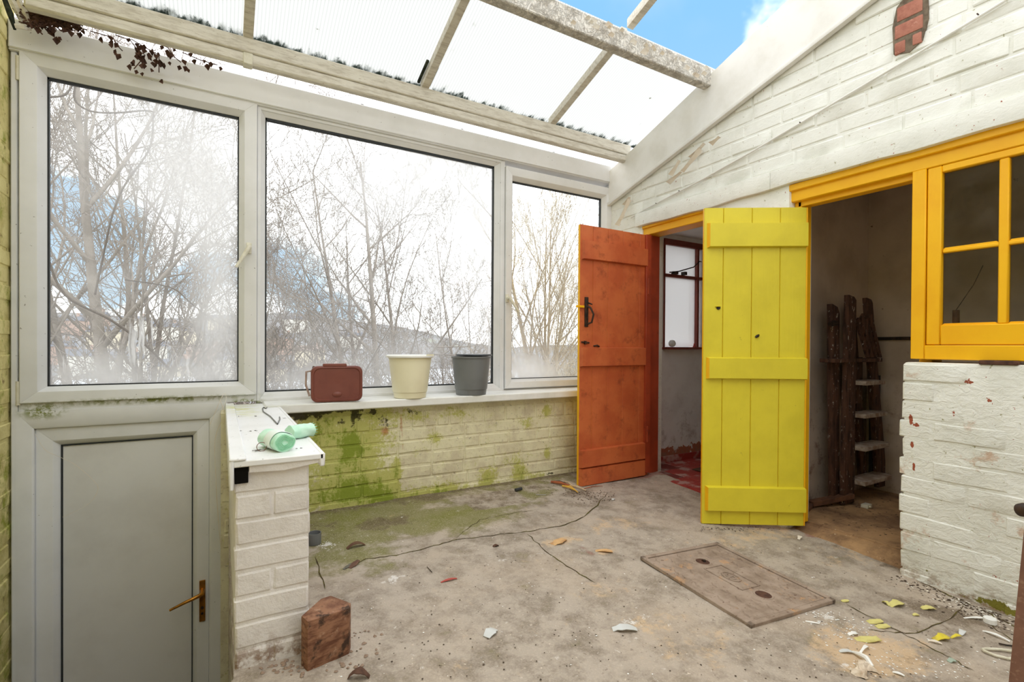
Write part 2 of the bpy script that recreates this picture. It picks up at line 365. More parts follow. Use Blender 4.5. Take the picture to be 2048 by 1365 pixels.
c = t.mix(t.ramp(k, .78, .80), c, srgb(176, 110, 82))
c = t.mix(t.math('MULTIPLY', t.ramp(sx.outputs[2], .7, .1), t.ramp(t.noise(P, 12, 5, .7), .5, .66, 0, .5)), c, srgb(150, 128, 112))
t.out(t.bsdf(c, .8, t.bump(t.ramp(k, .76, .8), .6, .006), spec=.2))
m_redtile = simple('red_painted_tile', srgb(164, 58, 50), .5, srgb(190, 150, 140), 7, .3, 30, .002, lo=.5, hi=.62)
m_redtile2 = simple('dark_red_tile', srgb(120, 46, 40), .5, srgb(160, 130, 120), 9, .3, 30, .002, lo=.5, hi=.62)
m_brickred, t = newmat('bare_red_brick'); P = t.pos()
c = t.mix(t.ramp(t.noise(P, 14, 5, .7), .4, .65), srgb(178, 122, 104), srgb(158, 104, 88))
c = t.mix(t.ramp(t.noise(P, 30, 5, .7), .60, .68, 0, .6), c, srgb(206, 160, 140))
t.out(t.bsdf(c, .9, t.bump(t.noise(P, 60, 5, .7), .6, .004), spec=.1))
m_mortar = simple('grey_mortar', srgb(122, 108, 90), .95, srgb(90, 78, 64), 30, .5, 60, .003)
m_rust, t = newmat('rusty_cast_iron'); P = t.pos()
c = t.mix(t.ramp(t.noise(P, 9, 6, .7), .38, .64), srgb(166, 148, 132), srgb(140, 122, 106))
c = t.mix(t.ramp(t.noise(P, 7, 6, .75), .56, .66, 0, .8), c, srgb(196, 152, 108))
c = t.mix(t.ramp(t.noise(P, 60, 3, .6), .62, .68, 0, .6), c, srgb(96, 66, 52))
t.out(t.bsdf(c, .8, t.bump(t.noise(P, 80, 5, .7), .5, .002), spec=.3))
m_rustdark = simple('dark_rust', srgb(92, 62, 48), .85, srgb(60, 40, 32), 40)

def glassmat(name, blobs, base=.05, nsc=3, tint=(.97, .985, .98), streak=None, fogcol=(1, 1, 1)):
    m, t = newmat(name); P = t.pos()
    b = t.math('ADD', t.blobs(P, blobs), base) if blobs else base
    k = t.math('ADD', b, t.math('MULTIPLY', t.math('SUBTRACT', t.noise(P, nsc, 4, .55), .5), .7))
    k = t.ramp(k, 0, 1.1, 0, .78)
    if streak:
        s_ = t.ramp(t.noise(t.vmath('ADD', t.scalev(P, (38, 1, 1.6)), t.scalev(t.noise(P, 9, 3, .5, col=True), (1.3, 0, 0))), 1, 2, .5), .56, .66)
        s_ = t.math('MULTIPLY', s_, t.blobs(P, streak))
        k = t.math('MAXIMUM', k, s_)
    tr = t.node('ShaderNodeBsdfTransparent'); tr.inputs[0].default_value = (*tint, 1)
    a = t.node('ShaderNodeBsdfTranslucent'); a.inputs[0].default_value = (*fogcol, 1)
    d = t.node('ShaderNodeBsdfDiffuse'); d.inputs[0].default_value = (*fogcol, 1)
    fog = t.mixsh(.25, a.outputs[0], d.outputs[0])
    g = t.node('ShaderNodeBsdfGlossy'); g.inputs['Roughness'].default_value = .02
    fr = t.node('ShaderNodeFresnel'); fr.inputs[0].default_value = 1.35
    t.out(t.mixsh(t.math('MULTIPLY', fr.outputs[0], .6), t.mixsh(k, tr.outputs[0], fog), g.outputs[0])); return m
def gp(px, py): return tuple(onY(px, py, 3.09))
m_glass1 = glassmat('fogged_glass_left', [(gp(400, 330), (.42, None, .70), .55), (gp(440, 560), (.20, None, .75), .45), (gp(290, 775), (.9, None, .30), .42), (gp(290, 300), (.5, None, .5), .15)], .22, 2.5, streak=[(gp(290, 700), (.16, None, .25), .8), (gp(390, 740), (.25, None, .12), .8), (gp(110, 740), (.15, None, .12), .6)])
m_glass2 = glassmat('fogged_glass_centre', [(gp(880, 300), (.75, None, .7), .6), (gp(960, 500), (.28, None, .9), .45), (gp(640, 785), (.9, None, .34), .36), (gp(850, 700), (.5, None, .25), .15), (gp(760, 380), (.5, None, .4), .2)], .20, 2.5, streak=[(gp(880, 730), (.30, None, .20), .9), (gp(985, 700), (.06, None, .4), .4)])
m_glass3 = glassmat('fogged_glass_right', [(gp(1060, 760), (.55, None, .40), .5), (gp(1180, 400), (.14, None, .25), .15)], .16, 2.5)
m_glass4 = glassmat('old_shed_glass', [], .10, 8, (.8, .8, .78), fogcol=(.55, .52, .48))  # grey fog colour paints the dull sky reflection into these panes
m_frost = glassmat('frosted_toilet_glass', [((3.4, 2.95, 1.2), (4, 4, 4), 1.0)], .2, 12)

m_poly, t = newmat('twinwall_polycarbonate'); P = t.pos()
sx = t.node('ShaderNodeSeparateXYZ'); t.put(sx.inputs[0], P)
wv = t.math('SINE', t.math('MULTIPLY', sx.outputs[0], 2*PI/.017))
c = t.mix(t.ramp(wv, -.2, .9), (.84, .845, .83), (.70, .71, .70))
edge = t.ramp(t.math('ADD', sx.outputs[1], t.math('MULTIPLY', t.math('SUBTRACT', t.noise(t.scalev(P, (1, .3, 1)), 30, 5, .7), .5), 2.2*.10)), 2.935, 2.975)
sp_ = t.ramp(t.noise(P, 16, 3, .6), .74, .77)
c = t.mix(edge, c, (.06, .08, .065)); c = t.mix(sp_, c, (.25, .26, .2))
a = t.node('ShaderNodeBsdfTranslucent'); t.put(a.inputs[0], c)
d = t.bsdf(c, .3, t.bump(wv, .3, .002))
t.out(t.mixsh(.82, d, a.outputs[0]))

m_bark = simple('pale_bark', srgb(172, 162, 152), .9, srgb(146, 136, 126), 6, .4, 30, .01, spec=.1)
m_twig = simple('thin_twigs', srgb(164, 154, 145), .9, bump=0, spec=.1)
m_twigtan = simple('tan_twigs', srgb(190, 176, 152), .9, bump=0, spec=.1)
m_ivy = simple('ivy_green', srgb(96, 130, 66), .5, srgb(60, 92, 44), 5, bump=0, spec=.3)
m_deadleaf = simple('dead_brown_leaf', srgb(98, 72, 60), .8, srgb(70, 54, 46), 30, bump=0, spec=.1)
m_hill, t = newmat('hazed_winter_hillside'); P = t.pos()  # distance haze is mixed into these pale hillside greys
c = t.mix(t.ramp(t.noise(P, .06, 6, .7), .4, .62), srgb(168, 166, 168), srgb(146, 146, 144))
c = t.mix(t.ramp(t.noise(P, .025, 5, .7), .58, .66, 0, .7), c, srgb(176, 180, 160))
t.out(t.bsdf(c, 1, t.bump(t.noise(P, .3, 5, .8), 1, 2), spec=0))
m_ground = simple('rough_garden_ground', srgb(140, 130, 108), .95, srgb(104, 108, 72), .8, .5, 4, .05, spec=0)
# ------------------------------------------------------------------ setting: shell
XR, XL, YB = 2.783, -.83, 3.142
def sc4(R): return (R[0]*1.01, R[1]*1.01, .93+(R[2]-.93)*1.01, .93+(R[3]-.93)*1.01)
def zfloor(x, y):
    xc = min(max(x, 0), XR)/2.78; s = min(max((2.93-y)/.25, 0), 1)
    z = -xc*(.018*s+.055*(2.93-y))
    if x > XR: q = min((x-XR)/.35, 1); q = q*q*(3-2*q); z = z*(1-q)-.06*q
    return z
def onfloor(px, py):
    z = -.05
    for _ in range(12): p = onZ(px, py, z); z = zfloor(p.x, p.y)
    return onZ(px, py, z)

# lumpy brick prototypes: front face -y, unit = .225 x .075
def brick_proto(L, Hh, seed, depth=.03):
    r = random.Random(seed); mb = MB(); k = {}; e = .005
    xs_ = [-L/2, -L/2+e, -L*.18, L*.16, L/2-e, L/2] if L > .15 else [-L/2, -L/2+e, L/2-e, L/2]
    zs_ = [-Hh/2, -Hh/2+e, Hh/2-e, Hh/2] if Hh < .08 else [-Hh/2, -Hh/2+e, 0, Hh/2-e, Hh/2]
    nx, nz = len(xs_), len(zs_)
    for j in range(nz):
        for i in range(nx):
            edge = i in (0, nx-1) or j in (0, nz-1)
            x = xs_[i]+r.uniform(-1, 1)*.0018; z_ = zs_[j]+r.uniform(-1, 1)*.0018
            y = (.0042+r.uniform(-.001, .001)) if edge else r.uniform(-.0012, .0008)
            if i in (0, nx-1) and j in (0, nz-1): x *= .985; z_ *= .95
            k[i, j] = len(mb.v); mb.v.append((x, y, z_))
    for j in range(nz-1):
        for i in range(nx-1): mb.f.append((k[i, j], k[i+1, j], k[i+1, j+1], k[i, j+1])); mb.m.append(0)
    ring = [k[i, 0] for i in range(nx)]+[k[nx-1, j] for j in range(1, nz)]+[k[i, nz-1] for i in range(nx-2, -1, -1)]+[k[0, j] for j in range(nz-2, 0, -1)]
    b = len(mb.v)
    for q in ring: x, y, z_ = mb.v[q]; mb.v.append((x*1.01, depth, z_*1.01))
    n = len(ring)
    for i in range(n): mb.f.append((ring[i], b+i, b+(i+1) % n, ring[(i+1) % n])); mb.m.append(0)
    return mb
def proto_set(mat, L=.218, Hh=.068, n=5, seed=0):
    out = []
    for i in range(n):
        o = brick_proto(L, Hh, seed+i).build('brick', mat, smooth=True, angle=math.radians(28)); out.append(o)
    return out
def discard(protos):
    for p in protos: bpy.data.objects.remove(p)

# back wall below the windows
wb = struct('wall_back', 'low painted brick wall under the window sill, stained with green moss')
YW = 2.94
MB().box(.0, XR, YW+.0022, 3.16, -.35, .575).box(.0, .3, YW+.0022, 3.2, -1.36, -.35).build('mortar', m_backwall, wb)
P_ = proto_set(m_backwall, seed=10); S_ = proto_set(m_backwall, .073, .098, 4, 30); Hf = proto_set(m_backwall, .105, .068, 3, 50)
def put(p, parent, loc, rz=0, sx_=1, sz_=1, j=.004):
    return copy_of(p, parent, loc, (random.uniform(-j, j), random.uniform(-j, j)*2, rz), (sx_, 1, sz_), 'brick')
x = .02
while x < XR-.04:
    wv_ = random.uniform(.078, .088)
    put(random.choice(S_), wb, (x+wv_/2, YW-.003+random.uniform(-.002, .002), .478), 0, (wv_-.009)/.073, 1.0+random.uniform(-.03, .03)); x += wv_
pitch = .0785
for r_ in range(7):
    zc = .425-pitch*(r_+.5); x = -.1 if r_ % 2 else -.21
    while x < XR:
        L_ = .225*random.uniform(.95, 1.06)
        if random.random() < .12: L_ = .112
        a, b = max(x, .0), min(x+L_, XR)
        if b-a > .03:
            q = random.choice(P_) if b-a > .15 else random.choice(Hf); base = .218 if b-a > .15 else .105
            put(q, wb, ((a+b)/2, YW-.003+random.uniform(-.002, .003), zc+random.uniform(-.002, .002)), 0, (b-a-.010)/base, (pitch-.011)/.068)
        x += L_
discard(P_+S_+Hf)

# left wall
wl = struct('wall_left', 'mossy yellowed painted brick wall at the left edge')
MB().box(XL-.22, XL-.008, -1.5, 3.2, -1.35, 2.75).build('mortar', m_leftwall, wl)
P_ = proto_set(m_leftwall, seed=70)
for r_ in range(52):
    zc = -1.3+r_*.078; y = 3.1-.225*(.5 if r_ % 2 else 1)
    for kk in range(3):
        put(random.choice(P_), wl, (XL-.006+random.uniform(-.004, .004), y+.1125, zc+.039), PI/2, .98, .98)
        y -= .225
discard(P_)

# right wall: upper masonry, piers, lower wall, lintels
wr = struct('wall_right', 'white painted brick wall of the outbuilding above and beside the coloured doors')
def rake_top(y): return 2.464+.3445*(2.848-y)
def rake_bot(y): return 2.099+.283*(3.059-y)
XW = 2.752
core = [(3.16, 1.86), (3.16, rake_bot(3.16)+.1), (-1.5, rake_bot(-1.5)+.1), (-1.5, 1.86)]
MB().prism(core, XW+.0015, 2.98).build('mortar', m_rightwall, wr)
MB().box(XW+.006, 2.98, 2.755, 3.16, -.3, 1.87).build('plaster_pier', m_rightwall, wr, bevel=.006)
MB().box(XW-.004, 2.98, 1.62, 2.165, -.3, 1.87).build('plaster_pier', m_rightwall, wr, bevel=.01)
# lintel with a soffit
for y0, y1 in ((1.72, -1.5), (2.80, 1.72)):
    mb = MB(); n = 24; poly = []
    for i in range(n+1):
        yy = y0+(y1-y0)*i/n; zz = 1.842+.004*math.sin(yy*5)+.003*math.sin(yy*17)
        poly.append((yy, zz))
    poly = poly+[(y1, 1.945), (y0, 1.945)]
    mb.prism(poly, 2.722, 2.95); mb.build('lintel', m_rightwall, wr, bevel=.006)
P_ = proto_set(m_rightwall, .232, .074, seed=90); Hf = proto_set(m_rightwall, .112, .074, 3, 96)
PH = .0865
rb_rows = {}
for r_ in range(15):
    zc = 1.945+PH*(r_+.5); y = 3.12 if r_ % 2 else 3.0
    if r_ % 2: pass
    while y > .35:
        L_ = .245*random.uniform(.94, 1.08)
        if random.random() < .15: L_ = .122
        a, b = y-L_, min(y, 3.1)
        top = rake_bot(b)+.04
        if zc+PH/2 < top+.05 and b-a > .06:
            q = random.choice(P_) if b-a > .17 else random.choice(Hf); base = .232 if b-a > .17 else .112
            put(q, wr, (XW-.004+random.uniform(-.003, .003), (a+b)/2, zc+random.uniform(-.002, .002)), -PI/2, (b-a-.011)/base, (PH-.012)/.074, .006)
        y -= L_
# lower wall under the yellow window, lumpy, thick paint
MB().box(2.7295, 2.98, -1.5, 1.062, -.4, .868).build('mortar', m_rightwall, wr, bevel=.01)
for r_ in range(13):
    zc = -.26+PH*(r_+.5); y = 1.075 if r_ % 2 else 1.07
    first = True
    while y > .25:
        L_ = .245*random.uniform(.94, 1.08)
        if first and r_ % 2: L_ = .122
        first = False
        q = random.choice(P_) if L_ > .17 else random.choice(Hf); base = .232 if L_ > .17 else .112
        put(q, wr, (2.729+random.uniform(-.005, .004), y-L_/2+random.uniform(-.006, .006), zc), -PI/2, (L_-.006)/base, (PH-.008)/.074, .012)
        y -= L_
discard(P_+Hf)
# bare brick patch
mb = MB().prism([(1.122, 2.32), (1.128, 2.45), (1.112, 2.535), (1.085, 2.56), (.995, 2.62), (.99, 2.42), (1.01, 2.33), (1.06, 2.30)], 2.7385, 2.76); mb.build('bare_mortar', m_mortar, wr)
for y0, y1, z0, z1 in ((1.118, 1.008, 2.385, 2.448), (1.11, 1.01, 2.463, 2.53), (1.075, .995, 2.545, 2.60), (1.118, 1.075, 2.312, 2.368), (1.048, 1.012, 2.322, 2.372)):
    o = MB().box(2.735, 2.755, y1, y0, z0, z1).build('brick', m_brickred, wr, bevel=.006); o['label'] = 'bare red brick where the white paint is gone'
# raking fascia board on the wall with bead
tr = struct('trim_2', 'wide white sloping board at the top of the right wall')
MB().prism([(3.1, rake_bot(3.1)), (3.1, rake_top(3.1)-.02), (-1.5, rake_top(-1.5)), (-1.5, rake_bot(-1.5))], 2.722, 2.95).build('board', m_rake, tr)
MB().prism([(3.1, rake_bot(3.1)-.012), (3.1, rake_bot(3.1)+.016), (-1.5, rake_bot(-1.5)+.016), (-1.5, rake_bot(-1.5)-.012)], 2.704, 2.74).build('bead', m_rake, tr, bevel=.006, seg=2)
# curled paint flakes
B('rotten_sill', m_rustdark, wr, 2.722, 2.76, .80, .68, .866, .884, .004)
flakes = [((1340, 368), (1365, 345), .02), ((1345, 352), (1362, 322), .03), ((1368, 345), (1405, 300), .045), ((1385, 318), (1412, 288), .03), ((1425, 290), (1442, 275), .03), ((1245, 440), (1262, 400), .04), ((1252, 412), (1262, 395), .03), ((1238, 452), (1250, 425), .03)]
m_flake = simple('loose_paint', srgb(226, 214, 196), .7, srgb(238, 236, 228), 8, .1)
for (a, b, wdt) in flakes:
    p0, p1 = onX(*a, 2.738), onX(*b, 2.738); d = (p1-p0); side = Vector((0, 1, 0)); side = (side-d.normalized()*side.dot(d.normalized())).normalized()
    mb = MB(); vs_ = []; n = 7
    for i in range(n):
        for j in range(5):
            u, v = i/(n-1), j/4
            wv_ = wdt*(.55+.45*math.sin(3*u+wdt*90))*(1 if j else .8)
            q = p0+d*u+side*wv_*(v-.5)+Vector((-1, 0, 0))*(.034*(v**2)*(1-.3*u)+.002+random.uniform(0, .002))
            vs_.append(q)
    mb.add(vs_, [(i*5+j, i*5+j+1, (i+1)*5+j+1, (i+1)*5+j) for i in range(n-1) for j in range(4)])
    mb.build('paint_flake', m_flake, wr, smooth=True)
# room behind the camera and the outbuilding interior
wf = struct('wall_front', 'plain rendered house wall behind the viewer')
MB().box(XL-.2, 3.0, -1.7, -1.5, -.5, 2.5).build('render_face', m_rake, wf)
ws = struct('wall_shed', 'stained plaster walls inside the store room')
mb = MB(); mb.box(4.0, 4.1, -1.5, 1.8, -.2, 2.35); mb.build('far_wall', m_plaster, ws)
MB().box(2.95, 4.1, 1.78, 1.84, -.2, 2.35).build('partition', m_plaster, ws)
MB().box(2.95, 4.1, -1.5, -1.42, -.2, 2.35).build('end_wall', m_plaster, ws)
MB().box(2.93, 2.98, -1.5, 1.0, .86, 2.35).box(2.93, 2.98, -1.5, .3, -.2, 2.35)
MB().box(2.9, 4.1, -1.5, 1.84, 2.32, 2.42).build('shed_ceiling', m_plaster, ws)
wt = struct('wall_toilet', 'white flaking walls of the small room behind the orange door')
TY = 2.95
def hole_wall(x0, x1, z0, z1, hx0, hx1, hz0, hz1, y0, y1):
    return MB().box(x0, hx0, y0, y1, z0, z1).box(hx1, x1, y0, y1, z0, z1).box(hx0, hx1, y0, y1, z0, hz0).box(hx0, hx1, y0, y1, hz1, z1)
hole_wall(2.9, 4.1, -.2, 2.0, 3.20, 3.68, .925, 1.845, TY, TY+.14).build('far_wall', m_toilet, wt)
MB().box(4.0, 4.1, 1.84, TY, -.2, 2.0).build('side_wall', m_toilet, wt)
MB().box(2.9, 4.1, 1.84, TY+.14, 1.885, 1.95).build('toilet_ceiling', m_toilet, wt)
MB().box(2.97, 4.0, 1.84, 1.85, -.2, 1.9).build('partition_face', m_toilet, wt)
bs = struct('baseboard_toilet', 'red painted skirting in the small room behind the orange door')
B('skirting', m_redtile, bs, 2.98, 4.0, TY-.014, TY, -.07, .012, .003)

# floor -----------------------------------------------------------
fl = struct('floor', 'cracked dusty concrete floor with moss near the brick wall')
st_ = .0125
xs = np.arange(XL, XR+.12, st_); ys = np.arange(-1.5, 2.96, st_)
X, Y = np.meshgrid(xs, ys, indexing='ij')
xc = np.clip(X, 0, XR)/2.78; s = np.clip((2.93-Y)/.25, 0, 1)
Z = -xc*(.018*s+.055*(2.93-Y))
Z += (fbm(X, Y, 3, 4, 3)-.5)*.012+(fbm(X, Y, 22, 3, 9)-.5)*.004
edge_y = 1.60-.035*fbm(X, Y*0, 12, 3, 5)
sunk = (X < .02) & (Y > edge_y)
Z = Z-np.where((X < .02), np.clip((Y-edge_y+.03)/.03, 0, 1)*.02, 0)
def blobs2(lst):
    M = np.zeros_like(X)
    for px, py, rx, ry, s_, *an in lst:
        p = onfloor(px, py); a = math.radians(an[0]) if an else 0
        dx, dy = X-p.x, Y-p.y; u = dx*math.cos(a)+dy*math.sin(a); v = -dx*math.sin(a)+dy*math.cos(a)
        M += s_*np.clip(1-np.sqrt((u/rx)**2+(v/ry)**2), 0, 1)**.7
    return M
moss = np.clip((Y-2.72)/.3, 0, 1)*.75*(X < 2.2)+blobs2([(760, 1040, .55, .32, .8), (930, 1040, .4, .22, .7), (700, 1110, .3, .3, .6), (1000, 1010, .45, .12, .5), (1080, 985, .35, .10, .5), (680, 1040, .25, .2, .5)])
sand = blobs2([(1120, 1085, .16, .06, 1.0), (1210, 1106, .10, .03, 1.0), (1240, 1050, .35, .14, .55), (1480, 1080, .4, .2, .45), (1700, 1110, .3, .2, .45), (1690, 1290, .25, .12, .9), (1790, 1320, .28, .10, .9), (1300, 1250, .2, .15, .45), (1400, 1300, .25, .12, .5), (1200, 1180, .2, .1, .4), (900, 1340, .3, .1, .2), (1560, 1060, .3, .1, .5)])
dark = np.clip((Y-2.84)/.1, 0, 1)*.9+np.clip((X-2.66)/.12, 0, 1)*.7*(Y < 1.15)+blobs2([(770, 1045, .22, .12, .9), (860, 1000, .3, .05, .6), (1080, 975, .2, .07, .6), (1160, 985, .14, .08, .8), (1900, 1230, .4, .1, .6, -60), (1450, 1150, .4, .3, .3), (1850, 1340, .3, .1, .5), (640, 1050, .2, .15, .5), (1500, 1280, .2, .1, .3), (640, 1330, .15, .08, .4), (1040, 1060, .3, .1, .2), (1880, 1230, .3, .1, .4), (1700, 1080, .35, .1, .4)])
white = blobs2([(655, 1090, .04, .03, 1.3), (790, 1160, .10, .05, .7), (1000, 1130, .25, .1, .25), (1130, 1100, .2, .05, .3), (1580, 1230, .06, .02, 1.0), (1650, 1240, .10, .03, .9), (1690, 1330, .05, .03, .6), (1270, 1240, .10, .04, .5)])
red = blobs2([(1310, 950, .3, .06, .8), (1760, 1100, .35, .05, .9, -65), (1170, 1100, .03, .2, .4), (1640, 1060, .25, .05, .7), (1700, 1075, .3, .05, .9, -65), (1560, 1045, .12, .05, .4)])
tx, ty = onfloor(990, 1000).x, onfloor(990, 1000).y
patch = (abs(X-tx) < .19) & (abs(Y-ty) < .12)
moss = np.where(patch, moss*.15, moss); dark = np.where(patch, .42, dark)
# slab to the left part of a long crack is mossier
idx = -np.ones(X.shape, int); keep = ~sunk; idx[keep] = np.arange(keep.sum())
V = np.stack([X[keep], Y[keep], Z[keep]], 1)
a, b, c_, d_ = idx[:-1, :-1], idx[1:, :-1], idx[1:, 1:], idx[:-1, 1:]
ok = (a >= 0) & (b >= 0) & (c_ >= 0) & (d_ >= 0)
Fc = np.stack([a[ok], b[ok], c_[ok], d_[ok]], 1)
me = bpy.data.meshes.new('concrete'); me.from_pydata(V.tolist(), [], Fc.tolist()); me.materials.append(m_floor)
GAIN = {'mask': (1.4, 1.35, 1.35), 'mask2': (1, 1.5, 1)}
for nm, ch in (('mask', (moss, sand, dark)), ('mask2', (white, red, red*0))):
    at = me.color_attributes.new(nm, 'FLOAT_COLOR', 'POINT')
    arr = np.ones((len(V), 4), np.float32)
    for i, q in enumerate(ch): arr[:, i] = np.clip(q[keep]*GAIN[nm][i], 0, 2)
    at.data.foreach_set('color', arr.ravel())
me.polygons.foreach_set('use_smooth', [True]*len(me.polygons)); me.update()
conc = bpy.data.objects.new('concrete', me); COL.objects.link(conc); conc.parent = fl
# side of the slab above the stair well, and the lower landing
MB().box(XL, .02, -1.5, 1.555, -.3, -.03).build('slab_edge', m_mortar, fl, bevel=.01)
MB().box(XL, .02, 1.30, 1.55, -1.3, -.3).build('riser', m_mortar, fl)
MB().box(XL, 0.0, 1.55, 3.2, -1.36, -1.28).build('lower_landing', m_floor, fl)
for i in range(4): B('step', m_mortar, fl, XL, .0, 1.55, 1.55+.2*(4-i), -1.28+.24*i, -1.28+.24*(i+1), .01)
# shed floor and toilet tiles
MB().prism([(2.90, 1.84), (2.90, -1.5), (4.05, -1.5), (4.05, 1.84)], -.3, -.066, 'z').build('shed_floor', m_shedfloor, fl)
MB().add([(2.78, 1.62, -.098), (2.78, 1.0, -.13), (2.92, 1.0, -.064), (2.92, 1.62, -.064)], [(0, 1, 2, 3)]).build('threshold', m_shedfloor, fl)
B('toilet_subfloor', m_mortar, fl, 2.80, 4.05, 1.84, 3.0, -.3, -.062, 0)
for i in range(6):
    for j in range(5):
        x0, y0 = 2.80+i*.2, 1.95+j*.2
        B('tile', m_redtile2 if (i+j*2) % 3 == 0 else m_redtile, fl, x0+.002, x0+.198, y0+.002, y0+.198, -.062, -.042+random.uniform(-.001, .001), .002)
m_mat = simple('brown_mat', srgb(98, 68, 48), .95, srgb(70, 50, 38), 20, .5, 90, .003)
tag(B('doormat', m_mat, None, 3.22, 3.75, 2.25, 2.66, -.04, -.033, .002), 'worn brown mat on the red floor behind the orange door', 'mat')

def ribbon(pts, w_, name='crack', mat=m_crack):
    P3 = []
    for p, q in zip(pts[:-1], pts[1:]):
        n = max(2, int(math.dist(p, q)/9))
        for i in range(n): u = i/n; P3.append((p[0]+(q[0]-p[0])*u+random.uniform(-2, 2), p[1]+(q[1]-p[1])*u+random.uniform(-1.2, 1.2)))
    P3.append(pts[-1]); W = [onfloor(*p) for p in P3]; vs_ = []
    for i, p in enumerate(W):
        d = W[min(i+1, len(W)-1)]-W[max(i-1, 0)]; n_ = Vector((-d.y, d.x, 0)).normalized()
        ww = w_*random.uniform(.35, 1.1)*(1 if 0 < i < len(W)-1 else .2)
        ix = min(max(int(round((p.x-XL)/st_)), 0), X.shape[0]-1); iy = min(max(int(round((p.y+1.5)/st_)), 0), X.shape[1]-1)
        zz = Z[max(ix-1, 0):ix+2, max(iy-1, 0):iy+2].max()+.0008
        vs_ += [Vector((p.x, p.y, zz))+n_*ww, Vector((p.x, p.y, zz))-n_*ww]
    MB().add(vs_, [(2*i, 2*i+1, 2*i+3, 2*i+2) for i in range(len(W)-1)]).build(name, mat, fl)
ribbon([(690, 1140), (730, 1120), (790, 1113), (850, 1098), (905, 1080), (1000, 1069), (1060, 1064), (1120, 1054), (1170, 1035), (1195, 1010), (1215, 985)], .004)
ribbon([(1055, 1070), (1090, 1105), (1125, 1128), (1160, 1150), (1190, 1168)], .003)
ribbon([(630, 1115), (640, 1145), (650, 1180)], .003)
ribbon([(1690, 1210), (1760, 1245), (1850, 1290), (1950, 1345)], .0025)
ribbon([(1735, 1262), (1830, 1268), (1900, 1240), (1935, 1205)], .0025)
ribbon([(905, 1080), (960, 1040), (1010, 1030), (1080, 1020)], .002)
ribbon([(1960, 1230), (1995, 1262), (2030, 1285)], .002)
ribbon([(1840, 1165), (1950, 1215), (2040, 1260)], .004)

# dwarf wall with capping ------------------------------------------
wd = struct('wall_dwarf', 'short white painted brick wall running out from under the window')
YD = 1.61
MB().box(.036, .232, YD+.003, 3.16, -1.36, .578).build('mortar', m_dwarf, wd, bevel=.005)
P_ = proto_set(m_dwarf, .19, .066, 4, 120); Hf = proto_set(m_dwarf, .09, .066, 3, 130)
for r_ in range(9):
    zc = .575-.0745*(r_+.5)
    if r_ % 3 == 1:
        put(random.choice(Hf), wd, (.0825, YD-.001, zc), 0, 1.02, 1); put(random.choice(Hf), wd, (.183, YD-.001, zc), 0, 1.08, 1)
    else: put(random.choice(P_), wd, (.134+random.uniform(-.003, .003), YD-.001, zc), 0, 1.03, 1)
    for kk in range(5):  # inner side faces
        put(random.choice(P_), wd, (.228, YD+.13+kk*.235+(.11 if r_ % 2 else 0), zc), PI/2, 1.15, 1)
        put(random.choice(P_), wd, (.040, YD+.13+kk*.235+(.11 if r_ % 2 else 0), zc), -PI/2, 1.15, 1)
discard(P_+Hf)
cp = struct('trim_6', 'white plastic capping board on the short wall')
B('board', m_cap, cp, .03, .270, 1.585, 3.10, .584, .602, .003)
B('nosing', m_cap, cp, .258, .274, 1.585, 2.88, .562, .604, .004)
B('side_board', m_cap, cp, .020, .032, 1.585, 3.10, .52, .606, .003)
B('cover_strip', m_cap, cp, .020, .062, 1.583, 3.10, .602, .611, .003)
MB().prism([(.07, .584), (.262, .584), (.262, .574), (.16, .562), (.07, .566)], 1.592, 1.615, 'y').build('mortar_fillet', m_dwarf, cp)
B('hollow_end_shade', simple('painted_gap_shade', (.01, .009, .008), 1, bump=0, spec=0), cp, .034, .068, 1.600, 1.606, .535, .582, .001)  # near-black block painted as the shade inside an open board end

# window sill
sl = struct('trim_3', 'long white window sill board')
B('board', m_sill, sl, .2, XR, 2.865, 3.12, .585, .612, .006)
B('front_lip', m_sill, sl, .262, XR, 2.858, 2.872, .566, .613, .006)
B('end_cap', m_sill, sl, .255, .268, 2.855, 2.95, .56, .606, .003)

# back windows -------------------------------------------------------
def ring_members(parent, R0, R1, prof, mats, y0, names=('rail', 'rail', 'stile', 'stile')):
    R0, R1 = sc4(R0), sc4(R1)
    def pt(c, tt, yy):
        xs_ = [R0[0]+(R1[0]-R0[0])*tt, R0[1]+(R1[1]-R0[1])*tt]; zs = [R0[2]+(R1[2]-R0[2])*tt, R0[3]+(R1[3]-R0[3])*tt]
        return (xs_[c in (1, 2)], y0+yy, zs[c >= 2])
    for nm, (c0, c1) in zip(names, ((0, 1), (3, 2), (0, 3), (1, 2))):
        mb = MB(); n = len(prof)
        mb.add([pt(c0, *p) for p in prof]+[pt(c1, *p) for p in prof], [(i, (i+1) % n, (i+1) % n+n, i+n) for i in range(n)]+[tuple(range(n)), tuple(range(2*n-1, n-1, -1))])
        mb.build(nm, mats, parent, bevel=.0012)
CAS = [(0, .02), (0, -.040), (.04, -.044), (.70, -.044), (.74, -.040), (1, -.008), (1, .02)]
FIX = [(0, .03), (0, -.018), (.35, -.020), (.45, -.018), (.5, -.012), (1, .004), (1, .03)]
def seal(parent, R, y, wd_=.006):
    x0, x1, z0, z1 = sc4(R)
    mb = MB().box(x0, x1, y-.002, y+.02, z0, z0+wd_).box(x0, x1, y-.002, y+.02, z1-wd_*1.6, z1).box(x0, x0+wd_, y-.002, y+.02, z0, z1).box(x1-wd_, x1, y-.002, y+.02, z0, z1)
    mb.build('gasket', m_seal, parent)
def pane(parent, R, y, mat, name='glass_pane'):
    x0, x1, z0, z1 = sc4(R) if y > 3 else R; return MB().box(x0, x1, y, y+.004, z0, z1).build(name, mat, parent)
wf1 = struct('window_1', 'large white plastic casement window at the left with fogged glass')
R1 = (-.702, .083, .728, 2.176)
